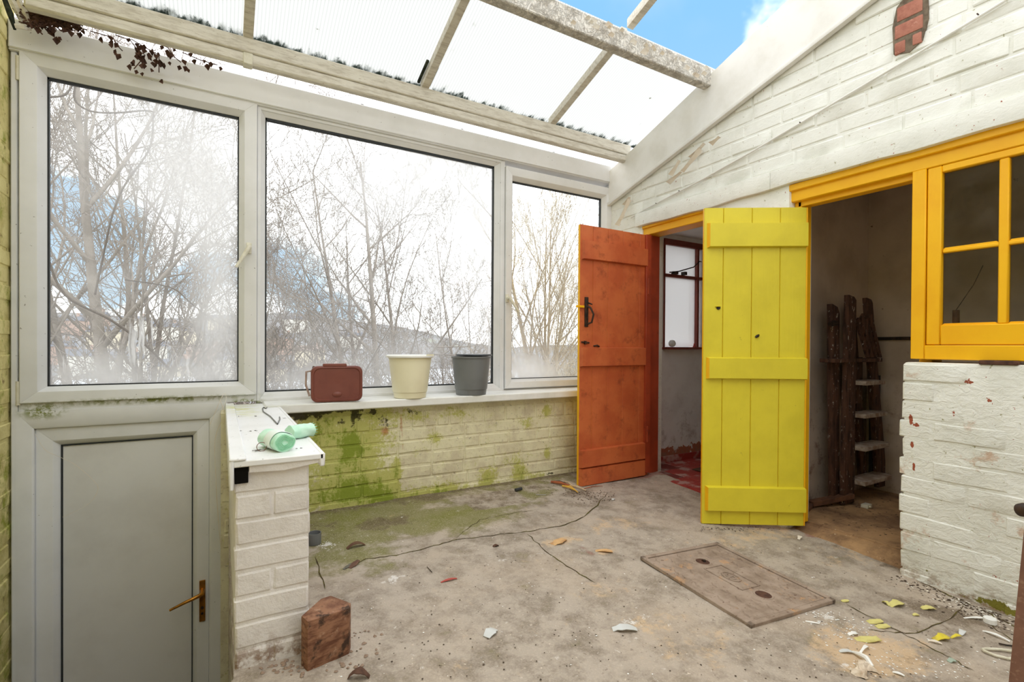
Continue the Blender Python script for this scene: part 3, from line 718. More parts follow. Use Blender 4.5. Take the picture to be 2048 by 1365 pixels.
ring_members(wf1, (-.790, .170, .655, 2.262), R1, CAS, m_upvc, YB)
seal(wf1, R1, YB+.0); pane(wf1, R1, YB+.008, m_glass1)
wf2 = struct('window_2', 'wide fixed middle window with misted glass and water streaks')
R2 = (.212, 1.668, .664, 2.204)
ring_members(wf2, (.172, 1.742, .608, 2.256), R2, FIX, m_upvc, YB-.01)
seal(wf2, R2, YB+.0, .008); pane(wf2, R2, YB+.008, m_glass2)
wf3 = struct('window_3', 'narrow white casement window at the right with clear view of a bare tree')
R3 = (1.815, 2.650, .692, 2.128)
ring_members(wf3, (1.745, 2.742, .628, 2.214), R3, CAS, m_upvc, YB)
seal(wf3, R3, YB+.0, .005); pane(wf3, R3, YB+.008, m_glass3)
def casement_handle(parent, x, z, dx, dz):
    h = MB().box(x-.013, x+.013, YB-.056, YB-.042, z-.03, z+.03).build('handle', m_cream, parent, bevel=.004)
    g = MB().tube([(x, YB-.05, z), (x, YB-.078, z)], .012, 12).tube([(x, YB-.08, z+.004), (x+dx*.2, YB-.088, z+dz*.2), (x+dx, YB-.094, z+dz)], [.013, .011, .008], 10).build('lever', m_cream, h, smooth=True)
casement_handle(wf1, .132, 1.462, -.062, -.115)
casement_handle(wf3, 1.772, 1.275, .07, -.10)
for z_ in (2.19, .70):
    MB().tube([(-.803, YB-.03, z_-.055), (-.803, YB-.03, z_+.055)], .009, 10).build('hinge', m_cream, wf1, smooth=True)
tj = struct('trim_1', 'white plastic box header and frame around the back windows')
B('header', m_upvc, tj, -.832, XR-.004, YB-.055, YB+.06, 2.268, 2.402, .006)
B('header_lip', m_upvc, tj, -.832, XR-.004, YB-.046, YB+.06, 2.262, 2.270, .003)
B('jamb', m_upvc, tj, XL+.001, -.806, YB-.03, YB+.05, -1.34, 2.262, .004)
B('jamb_inner', m_upvc, tj, -.806, -.790, YB-.012, YB+.05, .62, 2.255, .002)
B('jamb_right', m_upvc, tj, 2.742, XR-.002, YB-.02, YB+.05, .6, 2.255, .003)
B('mullion', m_upvc, tj, 1.700, 1.747, YB-.014, YB+.04, .6, 2.255, .002)
B('transom', m_upvc, tj, -.806, .175, YB-.022, YB+.05, .612, .66, .003)
B('lower_rail', m_upvc, tj, .17, XR-.01, YB-.016, YB+.05, .575, .62, .003)
for px, py in ((725, 207), (925, 260), (1108, 306)):
    p = onY(px, py, YB-.03); MB().tube([(p.x, YB-.02, 2.40), (p.x, YB-.02, 2.416)], .012, 10).build('fixing', m_steel, tj, smooth=True)
# white door lower left
dr = struct('door_1', 'white plastic back door below the left window with brass lever handle')
ring_members(dr, (-.806, .030, -1.32, .618), (-.742, -.052, -1.25, .535), [(0, .04), (0, -.03), (.9, -.034), (1, -.03), (1, .04)], m_upvc, YB, ('frame_rail', 'frame_rail', 'frame_stile', 'frame_stile'))
RD = (-.655, -.128, -1.10, .448)
ring_members(dr, (-.742, -.052, -1.25, .535), RD, [(0, .04), (0, -.012), (.05, -.016), (.72, -.018), (.8, -.012), (1, .006), (1, .04)], m_upvc, YB, ('rail', 'rail', 'stile', 'stile'))
seal(dr, RD, YB+.004, .004)
MB().box(RD[0], RD[1], YB+.008, YB+.03, RD[2], RD[3]).build('panel', m_upvc_panel, dr)
hp = MB().box(-.098, -.070, YB-.026, YB-.016, -.555, -.335).build('handle_plate', m_brass, dr, bevel=.003)
MB().tube([(-.084, YB-.02, -.385), (-.084, YB-.065, -.39), (-.10, YB-.075, -.393), (-.16, YB-.08, -.41), (-.225, YB-.082, -.432)], [.012, .011, .010, .008, .006], 12).build('lever', m_brass, hp, smooth=True)
MB().tube([(-.084, YB-.025, -.48), (-.084, YB-.031, -.48)], .008, 10).build('keyhole', m_black, hp)
MB().tube([(-.084, YB-.025, -.51), (-.084, YB-.031, -.51)], .006, 10).build('keyhole', m_black, hp)

# roof ---------------------------------------------------------------
rf = struct('ceiling', 'open lean-to roof with white timbers and ribbed plastic sheets')
YE = 2.90
def zroof(y): return 2.512+.333*(YE-y)
B('eaves_beam', m_wood_white, rf, -.735, 2.775, YE, YE+.06, 2.436, 2.512, .005)
B('gutter_board', m_wood_white, rf, -.735, 2.765, YE+.004, YE+.055, 2.378, 2.436, .010)
B('gutter_joint', m_cream, rf, .095, .14, YE-.001, YE+.056, 2.374, 2.434, .004)
def rafter(x, y0, y1, w_, name='rafter', mat=m_wood_white, up=0, dn=.0):
    MB().prism([(y0, zroof(y0)+up-.0), (y0, zroof(y0)+up+.05), (y1, zroof(y1)+up+.05), (y1, zroof(y1)+up)], x-w_/2, x+w_/2).build(name, mat, rf, bevel=.003)
for x_, w_ in ((.118, .046), (1.077, .046), (2.03, .046)):
    rafter(x_, YE+.03, 2.185, w_); rafter(x_, 2.14, -1.4, w_)
B('purlin', m_purlin, rf, -.8, 2.76, 2.125, 2.19, 2.618, 2.735, .006)
px_ = [-.80, .118, 1.077, 2.03, 2.93]
for a, b in zip(px_[:-1], px_[1:]):
    y0, y1 = YE+.075, 2.205
    MB().prism([(y0, zroof(y0)+.052), (y0, zroof(y0)+.062), (y1, zroof(y1)+.062), (y1, zroof(y1)+.052)], a+.002, b-.002).build('roof_panel', m_poly, rf)
for a, b in ((1.046, 1.05), (1.104, 1.112)):
    pass
m_algae = simple('black_algae_foam', srgb(38, 44, 36), .95, srgb(70, 76, 60), 40)
for x0, x1, ya, yb_ in ((1.034, 1.050, 2.77, 2.93), (1.104, 1.118, 2.79, 2.93), (2.058, 2.064, 2.7, 2.93)):
    MB().prism([(yb_, zroof(yb_)+.04), (yb_, zroof(yb_)+.051), (ya, zroof(ya)+.051), (ya, zroof(ya)+.04)], x0, x1).build('foam_strip', m_algae, rf)
# loose paint on the purlin
for i in range(26):
    x_ = random.uniform(1.5, 2.7); z_ = random.uniform(2.64, 2.725); s_ = random.uniform(.01, .025)
    MB().add([(x_-s_, 2.1245, z_-s_*.3), (x_+s_, 2.1245, z_-s_*.4), (x_+s_*1.1, 2.113, z_+s_*.3), (x_-s_*.6, 2.108, z_+s_*.45)], [(0, 1, 2, 3)]).build('paint_flake', m_flake, rf)
# broken wood and foam in the top left corner
for i, (pa, pb, w_, mt) in enumerate([((18, -10), (45, 48), .012, m_wood_white), ((32, -10), (50, 45), .008, m_flake), ((10, 0), (30, 60), .010, m_algae), ((30, 52), (62, 60), .010, m_wood_white), ((38, 0), (60, 52), .010, m_wood_white)]):
    a_, b_ = onY(*pa, 2.98), onY(*pb, 3.0)
    MB().tube([a_, (a_+b_)/2+Vector((.004, -.01, .0)), b_], [w_, w_*1.2, w_*.5], 5).build('broken_lath', mt, rf)

# yellow frames -----------------------------------------------------------
f1 = struct('trim_4', 'golden yellow door head over the small room')
B('head', m_gold, f1, 2.768, 2.90, 2.165, 2.757, 1.775, 1.83, .004)
B('head_moulding', m_gold, f1, 2.752, 2.80, 2.165, 2.757, 1.826, 1.846, .004)
B('jamb', m_jamb_orange, f1, 2.80, 2.90, 2.712, 2.757, -.05, 1.78, .004)
B('jamb', m_gold, f1, 2.768, 2.90, 2.165, 2.20, -.05, 1.78, .004)
f2 = struct('trim_5', 'golden yellow frame around the store room door and window')
B('head', m_gold, f2, 2.768, 2.90, -.6, 1.79, 1.75, 1.812, .004)
B('head_moulding', m_gold, f2, 2.750, 2.80, -.6, 1.80, 1.808, 1.846, .004)
B('door_stop', m_gold, f2, 2.800, 2.86, 1.053, 1.60, 1.722, 1.752, .003)
B('jamb', m_gold, f2, 2.80, 2.90, 1.580, 1.62, -.062, 1.752, .004)
B('post', m_gold, f2, 2.766, 2.88, 1.000, 1.053, .883, 1.752, .003)
B('post_foot', m_gold, f2, 2.85, 2.96, 1.000, 1.050, -.11, .883, .003)
B('sill_rail', m_gold, f2, 2.764, 2.95, -.6, 1.0, .882, .946, .004)
w4 = struct('window_4', 'golden yellow sash window with small panes beside the store room door')
def bar(n_, y0, y1, z0, z1, x0=2.772, x1=2.81): return B(n_, m_gold, w4, x0, x1, y0, y1, z0, z1, .004)
bar('stile', .945, .997, .948, 1.75); bar('rail', .30, .945, .948, 1.036); bar('rail', .30, .945, 1.718, 1.75)
cols = [(.757, .943), (.541, .727), (.325, .511)]
for y0, y1 in cols[:2]: bar('muntin', y0-.031, y0, 1.036, 1.718, 2.776)
bar('stile', .25, .325, .948, 1.75)
bar('muntin', .325, .943, 1.358, 1.374, 2.780)
for y0, y1 in cols:
    for z0, z1 in ((1.036, 1.358), (1.374, 1.718)):
        MB().box(2.795, 2.798, y0, y1, z0, z1).build('glass_pane', m_glass4, w4)
        MB().prism([(y0, z0), (y1, z0), (y1-.008, z0+.008), (y0+.008, z0+.008)], 2.785, 2.796).build('putty', m_gold, w4)
# toilet window
w5 = struct('window_5', 'small frosted window with red-brown steel frame in the back of the small room')
RT = (3.205, 3.675, .935, 1.84)
def rbx(n_, x0, x1, z0, z1, y0=TY-.012, y1=TY+.03): return B(n_, m_redframe, w5, x0, x1, y0, y1, z0, z1, .003)
rbx('frame', 3.20, 3.68, 1.795, 1.845); rbx('frame', 3.60, 3.625, .93, 1.795, TY-.02); rbx('frame', 3.20, 3.68, 1.525, 1.55); rbx('frame', 3.20, 3.213, .93, 1.8)
B('sill', m_redframe, w5, 3.19, 3.70, TY-.05, TY+.05, .912, .932, .003)
pane(w5, (3.21, 3.60, .935, 1.525), TY+.01, m_frost); pane(w5, (3.21, 3.60, 1.55, 1.795), TY+.01, m_frost); pane(w5, (3.625, 3.68, .935, 1.8), TY+.02, m_frost)
MB().tube([(3.25, TY-.02, 1.56), (3.35, TY-.03, 1.575), (3.45, TY-.10, 1.61), (3.50, TY-.12, 1.66), (3.52, TY-.12, 1.66)], .005, 8).build('stay_arm', m_black, w5, smooth=True)
MB().box(3.28, 3.34, TY-.035, TY-.01, 1.548, 1.57).box(3.40, 3.43, TY-.05, TY-.01, 1.548, 1.575).build('stay_bracket', m_black, w5)

# ledged doors ------------------------------------------------------------
def ledged_door(name, label, hinge, free, z0, z1, cuts, ledges, inner, outer, end=0):
    hx = Vector((hinge[0], hinge[1], 0)); fx = Vector((free[0], free[1], 0)); w_ = (fx-hx).length
    e = struct(name, label, loc=(hinge[0], hinge[1], z0), rz=math.atan2(fx.y-hx.y, fx.x-hx.x)); Hd = z1-z0
    edges = [0]+[c*w_ for c in cuts]+[w_]
    for a, b in zip(edges[:-1], edges[1:]):
        mb = MB(); g = .0035
        pr_ = [(a+.0006, -.024), (b-.0006, -.024), (b-.0006, -.004), (b-g, 0), (a+g, 0), (a+.0006, -.004)]
        n = 6; v = [(x_, y_, 0) for x_, y_ in pr_]+[(x_, y_, Hd) for x_, y_ in pr_]
        dzt = random.uniform(-.0015, .0015); v = v[:6]+[(q[0], q[1], Hd+dzt) for q in v[6:]]
        fs = [tuple(range(n)), tuple(range(n, 2*n))]+[(i, (i+1) % n, (i+1) % n+n, i+n) for i in range(n)]
        mb.add(v, fs)
        mb.m = [0 if i in (1, 4, 5, 6) or (i >= 2 and i-2 in (2, 3, 4)) else 1 for i in range(8)]
        if b < w_-1e-4: mb.m[2+1] = 1
        mb.build('board', [inner, outer], e)
    for (a, b, xa, xb) in ledges:
        mb = MB(); c = .010; x0_, x1_ = xa*w_+.001, w_*xb
        v = [(x0_, 0, a), (x1_, 0, a), (x1_, 0, b), (x0_, 0, b), (x0_+.0, .024, a+c*.6), (x1_-c, .024, a+c*.6), (x1_-c, .024, b-c*.6), (x0_+.0, .024, b-c*.6)]
        mb.add(v, [(0, 1, 2, 3), (4, 5, 6, 7), (0, 1, 5, 4), (1, 2, 6, 5), (2, 3, 7, 6), (3, 0, 4, 7)]); mb.m = [0, 0, 0, end, 0, 0]
        mb.build('ledge', [inner, outer], e)
    return e, w_, Hd
d2, w2, h2 = ledged_door('door_2', 'burnt orange boarded door standing open beside the brick wall', (2.768, 2.69), (2.113, 2.688), -.028, 1.766, [.15, .40, .62, .83],
    [(1.555, 1.69, .06, .985), (.82, .955, .08, .998), (.0, .122, .08, .995), (.125, .25, .08, .998)], m_orange, m_gold)
B('hanging_stile', m_jamb_orange, d2, .0, .05, .0, .02, .02, h2, .002)
k1 = MB().box(w2-.068, w2-.038, .0, .008, 1.095, 1.30).build('latch_plate', m_black, d2, bevel=.003)
MB().tube([(w2-.060, .008, 1.235), (w2-.068, .03, 1.225), (w2-.082, .045, 1.18), (w2-.075, .035, 1.125), (w2-.062, .008, 1.115)], .007, 8).build('pull', m_black, k1, smooth=True)
MB().tube([(w2-.06, .012, 1.26), (w2-.09, .02, 1.25)], .005, 8).build('thumb_lever', m_black, k1)
MB().box(w2-.03, w2+.035, .0, .012, 1.225, 1.24).build('latch_bar', m_gold, d2, bevel=.002)
MB().tube([(w2-.01, .008, .99), (w2-.075, .008, .985)], .006, 8).box(w2-.05, w2-.035, 0, .014, .975, .998).build('bolt', m_black, d2)
MB().tube([(w2-.12, .003, .963), (w2-.15, .006, .968), (w2-.17, .003, .960)], .006, 6).build('hook', m_black, d2)
for z_ in (.25, 1.35): MB().tube([(.03, .02, z_), (.03, .02, z_+.12)], .007, 8).build('hinge', m_jamb_orange, d2)
d3, w3, h3 = ledged_door('door_3', 'lemon yellow boarded door standing open in front of the pier', (2.805, 1.553), (2.337, 1.860), -.062, 1.712, [.255, .53, .81],
    [(1.55, 1.69, .005, .972), (.815, .938, .0, .97), (.075, .215, .0, .97)], m_lemon, m_gold, 1)
MB().tube([(w3*.855, .0, 1.215), (w3*.855, .004, 1.215)], .011, 12).build('knob_hole', m_black, d3)
MB().lathe([(.013, 0), (.015, .003), (.010, .006), (.009, .003)], 14).build('rose', m_lemon, d3, smooth=True).location = (w3*.863, .004, 1.22)
MB().tube([(w3*.49, .0, 1.05), (w3*.47, .004, 1.058), (w3*.455, .0, 1.065)], [.006, .009, .004], 6).build('split_hole', m_black, d3)
B('edge_trim', m_gold, d3, -.006, .002, -.02, .0, .0, h3, .001)

# ------------------------------------------------------------------ outdoors
def hill_z(x, y):
    az = math.atan2(x, y)
    top = 19 if az < .18 else 19-17*min((az-.18)/.34, 1)
    top += 2.5*math.sin(az*9)+1.2*math.sin(az*23)
    if y < 8: return -1.5-.12*(y-3)
    if y < 60: return -2.1-(y-8)*.17
    if y < 120: return -10.9-1.5*math.sin((y-60)/60*PI/2)
    u = min((y-120)/260, 1); return -12.4+(top+12.4)*(u*u*(3-2*u))
xs2 = np.linspace(-1.0, 1.0, 90)
ys2 = np.concatenate([np.linspace(3.25, 12, 14), np.linspace(14, 120, 26), np.linspace(126, 460, 50)])
V = []; 
for y_ in ys2:
    for u in xs2:
        x_ = u*(25+y_*1.5)+y_*.35; z_ = hill_z(x_, y_)+(random.uniform(-.05, .05) if y_ < 14 else random.uniform(-.3, .3) if y_ < 130 else random.uniform(-1.2, 1.2)); V.append((x_, y_, z_))
n = len(xs2)
mb = MB().add(V, [(j*n+i, j*n+i+1, (j+1)*n+i+1, (j+1)*n+i) for j in range(len(ys2)-1) for i in range(n-1)])
g = mb.build('hillside', m_hill, smooth=True, angle=3); tag(g, 'wooded valley side far beyond the garden trees', 'hill', kind='structure')

def bezj(p, d, L, n, bend, up, r):
    pts = [p]; d = d.normalized()
    for i in range(n):
        d = (d+Vector((r.uniform(-1, 1), r.uniform(-1, 1), r.uniform(-1, 1)))*bend+Vector((0, 0, up))).normalized()
        pts.append(pts[-1]+d*(L/n))
    return pts
def tree(px, ybase, depth, topy, name_label, seed, r0=.06, stems=1, lean=0, nb=(10, 7, 5, 5), spread=.62, mat=m_bark, tw=m_twig, up=.06, first=.25, group=None, name='bare_tree', twr=.0035, ivy=0, ivyz=(0, 1)):
    r = random.Random(seed); r0 *= .72
    base = onY(px, ybase, depth); base = Vector((base.x, base.y, hill_z(base.x, base.y)-.05))
    top = onY(px, topy, depth).z; Ht = top-base.z
    root = empty(name, name_label, 'tree', loc=base, group=group)
    wood, twigs = MB(), MB(); trunkpts = []
    def branch(p, d, L, rad, lev):
        n = (7, 6, 4, 3, 2)[lev]
        pts = bezj(p, d, L, n, (.05, .10, .14, .18, .2)[lev], up*(1 if lev else .3), r)
        tgt = wood if lev < 2 else twigs
        rr = [max(rad*(1-.85*i/n), twr*.7) for i in range(n+1)]
        tgt.tube(pts, rr, 7 if lev == 0 else 5 if lev == 1 else 3, cap=False)
        if lev == 0: trunkpts.append((pts, rr))
        if lev >= len(nb): return
        for i in range(nb[lev]):
            u = first+(1-first)*(i+r.random())/nb[lev] if lev == 0 else .15+.85*(i+r.random())/nb[lev]
            k = min(int(u*n), n-1); f = u*n-k; q = pts[k].lerp(pts[k+1], f); dd = (pts[k+1]-pts[k]).normalized()
            a = r.uniform(0, 2*PI); side = dd.cross(Vector((math.cos(a), math.sin(a), .3))).normalized()
            nd = dd*(1-spread*.5)+side*spread
            branch(q, nd, L*(.50 if lev == 0 else .48)*(1.15-.6*u)*r.uniform(.7, 1.2), max(rr[k]*.55, twr), lev+1)
    for s_ in range(stems):
        a = r.uniform(-.16, .16) if stems > 1 else 0
        branch(Vector((r.uniform(-.08, .08)*stems, r.uniform(-.1, .1), 0)), Vector((a+lean, r.uniform(-.1, .1), 1)), Ht*(r.uniform(.8, 1) if s_ else 1), r0*(1 if s_ == 0 else .75), 0)
    wood.build('trunk', mat, root, smooth=True, angle=3); twigs.build('branches', tw, root)
    if ivy:
        mb = MB()
        for i in range(ivy):
            pts, rr = r.choice(trunkpts); u = r.uniform(*ivyz)*(len(pts)-1); k = min(int(u), len(pts)-2); q = pts[k].lerp(pts[k+1], u-k)
            if q.z > Ht*.8: continue
            R_ = (.10+.42*(1-q.z/Ht)**2)*r.random()**.6; a = r.uniform(0, 2*PI); q = q+Vector((math.cos(a)*R_, math.sin(a)*R_, r.uniform(-.15, .15)))
            s_ = r.uniform(.018, .036); ax = Vector((r.uniform(-1, 1), r.uniform(-1, 1), r.uniform(-.6, .6))).normalized(); bx_ = ax.cross(Vector((r.uniform(-1, 1), .4, r.uniform(-1, 1)))).normalized()
            mb.add([q-ax*s_, q+bx_*s_*.7, q+ax*s_*1.1+bx_*.003, q-bx_*s_*.7], [(0, 1, 2, 3)])
        iv = mb.build('ivy_leaves', m_ivy, root); iv['kind'] = 'stuff'; iv['label'] = 'green ivy wrapped round the trunk'
    return root
T = tree
T(125, 760, 6.2, 190, 'slender bare tree nearest the left edge of the left window', 1, .05, 2, .02, (10, 6, 4, 3), first=.15)
T(205, 760, 7.0, 150, 'bare tree with thin upright stems left of the ivy covered tree', 2, .055, 2, -.03, (12, 6, 5, 3), first=.12)
T(300, 770, 6.0, 60, 'large leaning bare tree with green ivy round its foot', 3, .11, 2, -.10, (11, 7, 5, 4), first=.3, ivy=4200, ivyz=(0, .35))
T(338, 765, 6.6, 230, 'bare tree with forked trunk just right of the ivy tree', 4, .07, 2, .05, (9, 6, 5, 3))
T(385, 760, 7.5, 380, 'small bare tree between the forked tree and the broken stump', 5, .04, 1, .02, (9, 6, 4, 3), first=.2)
T(432, 765, 6.4, 560, 'short thick broken tree stump at the right of the left window', 6, .085, 2, .01, (10, 5, 4, 3), first=.15)
T(560, 775, 6.8, 380, 'thin bare tree at the left edge of the middle window', 7, .04, 2, .02, (12, 6, 4, 3), first=.15)
T(612, 775, 8.0, 470, 'bare sapling behind the brown food caddy', 8, .03, 2, .0, (11, 6, 4, 3), first=.15)
T(690, 775, 7.4, 470, 'bare sapling between the brown caddy and the big branching tree', 9, .035, 2, .0, (10, 6, 4, 3), first=.15)
T(752, 775, 7.0, 320, 'big bare tree with several upright trunks left of the cream bucket', 10, .095, 3, .0, (10, 7, 5, 4), spread=.7, first=.28)
T(806, 775, 7.2, 390, 'bare tree with one straight trunk behind the cream bucket', 11, .07, 1, .0, (11, 7, 5, 3), first=.3)
T(880, 775, 8.2, 560, 'low bushy bare tree between the two buckets', 12, .03, 3, .0, (10, 6, 5, 3), first=.1)
T(940, 775, 7.4, 460, 'bare tree with twin trunks behind the grey bucket', 13, .05, 2, .03, (11, 7, 5, 3), first=.15)
T(1085, 770, 9.0, 415, 'tall fan shaped pale bare tree in the right window', 14, .11, 4, .0, (13, 7, 5, 4), spread=.5, up=.10, first=.12, tw=m_twigtan, mat=simple('tan_bark', srgb(186, 168, 138), .9, srgb(150, 134, 110), 6, .3))
T(1165, 770, 8.0, 560, 'low spreading bare tree at the right edge of the right window', 15, .04, 3, -.03, (10, 6, 5, 3), first=.1, tw=m_twigtan)
# brambles
def bramble(pxa, pxb, depth, zr, n, label, seed, mat):
    r = random.Random(seed); mb = MB()
    for i in range(n):
        px = r.uniform(pxa, pxb); d_ = depth+r.uniform(-.5, .8); p = onY(px, 760, d_); z0 = hill_z(p.x, p.y); p = Vector((p.x, p.y, z0))
        L = r.uniform(.9, 1.9); a = r.uniform(0, 2*PI); h_ = r.uniform(*zr)-z0; pts = []
        for k in range(7):
            u = k/6; pts.append(p+Vector((math.cos(a)*L*.5*u, math.sin(a)*L*.3*u, h_*(1-(1-u*1.35)**2)))+Vector((r.uniform(-1, 1), r.uniform(-1, 1), r.uniform(-1, 1)))*.03)
        mb.tube(pts, [r.uniform(.003, .006)]*7, 3, cap=False)
        for k in range(3):
            q = pts[r.randint(2, 6)]; e = q+Vector((r.uniform(-.3, .3), r.uniform(-.2, .2), r.uniform(-.1, .35))); mb.tube([q, q.lerp(e, .5)+Vector((0, 0, .03)), e], [.003, .0025, .002], 3, cap=False)
    return tag(mb.build('bramble_thicket', mat), label, 'bramble', kind='stuff')
bramble(60, 500, 5.4, (.0, .75), 330, 'tangle of thin bare brambles below the left window trees', 21, m_twig)
bramble(520, 1000, 6.0, (.0, .75), 300, 'tangle of thin bare brambles beyond the middle window', 22, m_twig)
bramble(1000, 1230, 5.6, (.0, .75), 230, 'tangle of tan bare brambles beyond the right window', 23, m_twigtan)
# a climbing vine close to the glass
def vine(name, label, pts, Y, r_, mat=m_twig, cat='vine'):
    P3 = [onY(x_, y_, Y) for x_, y_ in pts]; sm = []
    for i in range(len(P3)-1):
        p0, p1, p2, p3 = P3[max(i-1, 0)], P3[i], P3[i+1], P3[min(i+2, len(P3)-1)]
        for k in range(5):
            u = k/5; sm.append(.5*((2*p1)+(p2-p0)*u+(2*p0-5*p1+4*p2-p3)*u*u+(3*p1-p0-3*p2+p3)*u**3))
    sm.append(P3[-1]); return tag(MB().tube(sm, r_, 5).build(name, mat, smooth=True), label, cat)
m_vine = simple('dark_vine', srgb(104, 92, 84), .9, bump=0)
vine('climbing_vine', 'thin curved vine hanging outside the top of the left window', [(92, 195), (130, 190), (150, 165), (150, 200), (180, 222), (230, 226), (300, 222), (306, 240), (298, 300), (250, 370), (225, 430), (205, 520), (190, 590)], 3.9, .006, m_vine)
vine('climbing_vine', 'long sagging vine crossing outside the lower left window', [(92, 505), (130, 590), (220, 640), (290, 690), (340, 740)], 4.0, .007, m_vine)
vine('climbing_vine', 'thin dark vine slanting down at the right of the left window', [(250, 560), (340, 575), (380, 605), (425, 640), (475, 665)], 3.9, .004, m_vine)
# houses on the valley side
m_hw = [simple('hazed_white_wall', srgb(236, 232, 222), .9, bump=0), simple('hazed_cream_wall', srgb(226, 214, 190), .9, bump=0), simple('hazed_brick_wall', srgb(190, 164, 150), .9, bump=0)]  # walls desaturated and paled, distance haze put into their colours
m_hr = [simple('slate_roof', srgb(120, 122, 130), .8, bump=0), simple('brown_tile_roof', srgb(150, 134, 126), .8, bump=0), simple('pale_metal_roof', srgb(226, 230, 236), .5, bump=0)]
hr = random.Random(5)
def house(px, py, y_, w_, d_, h_, wi, ri, label, group=None, name='house'):
    p = onY(px, py, y_); z_ = hill_z(p.x, y_); e = empty(name, label, 'building', loc=(p.x, y_, z_-1), rz=hr.uniform(-.5, .5), group=group)
    MB().box(-w_/2, w_/2, -d_/2, d_/2, 0, h_+1).build('walls', m_hw[wi], e)
    o_ = .3; H_ = h_+1; k = d_*.32
    MB().add([(-w_/2-o_, -d_/2-o_, H_-.1), (w_/2+o_, -d_/2-o_, H_-.1), (w_/2+o_, d_/2+o_, H_-.1), (-w_/2-o_, d_/2+o_, H_-.1), (-w_/2-o_, 0, H_+k), (w_/2+o_, 0, H_+k)], [(0, 1, 5, 4), (3, 2, 5, 4), (0, 4, 3), (1, 2, 5), (0, 1, 2, 3)]).build('roof', m_hr[ri], e)
    if name == 'house': MB().box(w_*.3, w_*.3+.9, -.4, .5, H_+k*.5, H_+k+1.2).build('chimney', m_hw[2], e)
    return e
ORD = 'first second third fourth fifth sixth seventh eighth ninth tenth eleventh twelfth thirteenth fourteenth fifteenth sixteenth seventeenth eighteenth nineteenth twentieth'.split()
hs = [(105, 200), (135, 260), (160, 185), (190, 290), (215, 235), (245, 180), (268, 270), (300, 210), (330, 255), (350, 165), (385, 240), (410, 200), (440, 280), (465, 170), (545, 150), (560, 215), (590, 265), (620, 190), (660, 150), (700, 235)]
for i, (px, y_) in enumerate(hs):
    wi, ri = hr.choice((0, 0, 1, 1, 2)), hr.choice((0, 0, 1))
    house(px, 700, y_, hr.uniform(7, 11), 6, hr.uniform(4.5, 6), wi, ri, '%s house with %s roof, %s from the left on the far valley side' % (('white', 'cream', 'haze-pale brick')[wi], ('grey slate', 'brown')[ri], ORD[i]), 'houses on the valley side')
house(205, 740, 62, 16, 14, 4, 0, 2, 'low building with a wide pale roof seen below the left window trees', name='warehouse')
house(690, 745, 66, 22, 12, 4, 0, 2, 'low pale roofed building seen just above the brown caddy', name='warehouse')
house(930, 735, 105, 24, 12, 4, 0, 2, 'low pale roofed building seen between cream and grey buckets', name='warehouse')

# ------------------------------------------------------------------ dead ivy over the header
def leaf_mesh(mb, p, s_, r):
    d = Vector((r.uniform(-.5, .5), r.uniform(-.4, .4), -1)).normalized(); a = d.cross(Vector((r.uniform(-1, 1), 1, 0))).normalized(); c_ = d.cross(a)*s_*.25
    mb.add([p, p+d*s_*.5+a*s_*.45+c_, p+d*s_*1.1, p+d*s_*.5-a*s_*.45+c_, p+d*s_*.55-c_], [(0, 1, 4), (1, 2, 4), (2, 3, 4), (3, 0, 4)]); return mb
ir = random.Random(11)
for (pts, nl, lab) in [([(70, 30), (85, 45), (98, 52), (105, 70)], 9, 'sprig of dead brown ivy at the far left of the header'), ([(60, 40), (100, 50), (130, 52), (150, 62)], 11, 'dead ivy sprig trailing over the header left end'), ([(120, 45), (150, 58), (165, 62)], 8, 'tiny dead ivy sprig right of the far left sprig'),
        ([(180, 62), (225, 75), (238, 95), (245, 102)], 8, 'dead ivy sprig hanging above the left pane'), ([(230, 70), (260, 80), (275, 100), (290, 110), (283, 135)], 16, 'thick cluster of dead ivy leaves over the header'), ([(262, 78), (290, 95), (318, 110), (318, 145)], 16, 'longest hanging dead ivy sprig above the left window'), ([(275, 100), (285, 118), (268, 138)], 6, 'short dead ivy twig with three leaves'), ([(300, 80), (335, 95), (350, 115), (362, 125)], 11, 'dead ivy sprig right of the thick cluster'), ([(365, 105), (400, 120), (435, 130)], 6, 'last small dead ivy sprig on the header')]:
    P3 = [onY(x_, y_, 3.0) for x_, y_ in pts]; e = empty('ivy_sprig', lab, 'ivy', loc=P3[0]); P3 = [p-P3[0] for p in P3]
    MB().tube(P3, .0025, 5).build('stem', m_deadleaf, e)
    for i in range(nl):
        u = ir.uniform(.15, 1)*(len(P3)-1); k = min(int(u), len(P3)-2); q = P3[k].lerp(P3[k+1], u-k)+Vector((ir.uniform(-.03, .03), ir.uniform(-.03, .02), ir.uniform(-.03, .02)))
        leaf_mesh(MB(), q, ir.uniform(.018, .034), ir).build('leaf', m_deadleaf, e)
# dark mass of dead stems behind the beam
r = random.Random(3); mb = MB()
for i in range(160):
    p = onY(r.uniform(62, 140), r.uniform(25, 50), 2.99); a = Vector((r.uniform(-1, 1), r.uniform(-.3, .3), r.uniform(-.5, .5)))*.07; mb.tube([p-a, p+Vector((0, 0, r.uniform(-.02, .02))), p+a], .0035, 3, cap=False)
tag(mb.build('dead_stems', m_deadleaf), 'dark tangle of dead stems packed under the eaves at left', 'dead stems', kind='stuff')

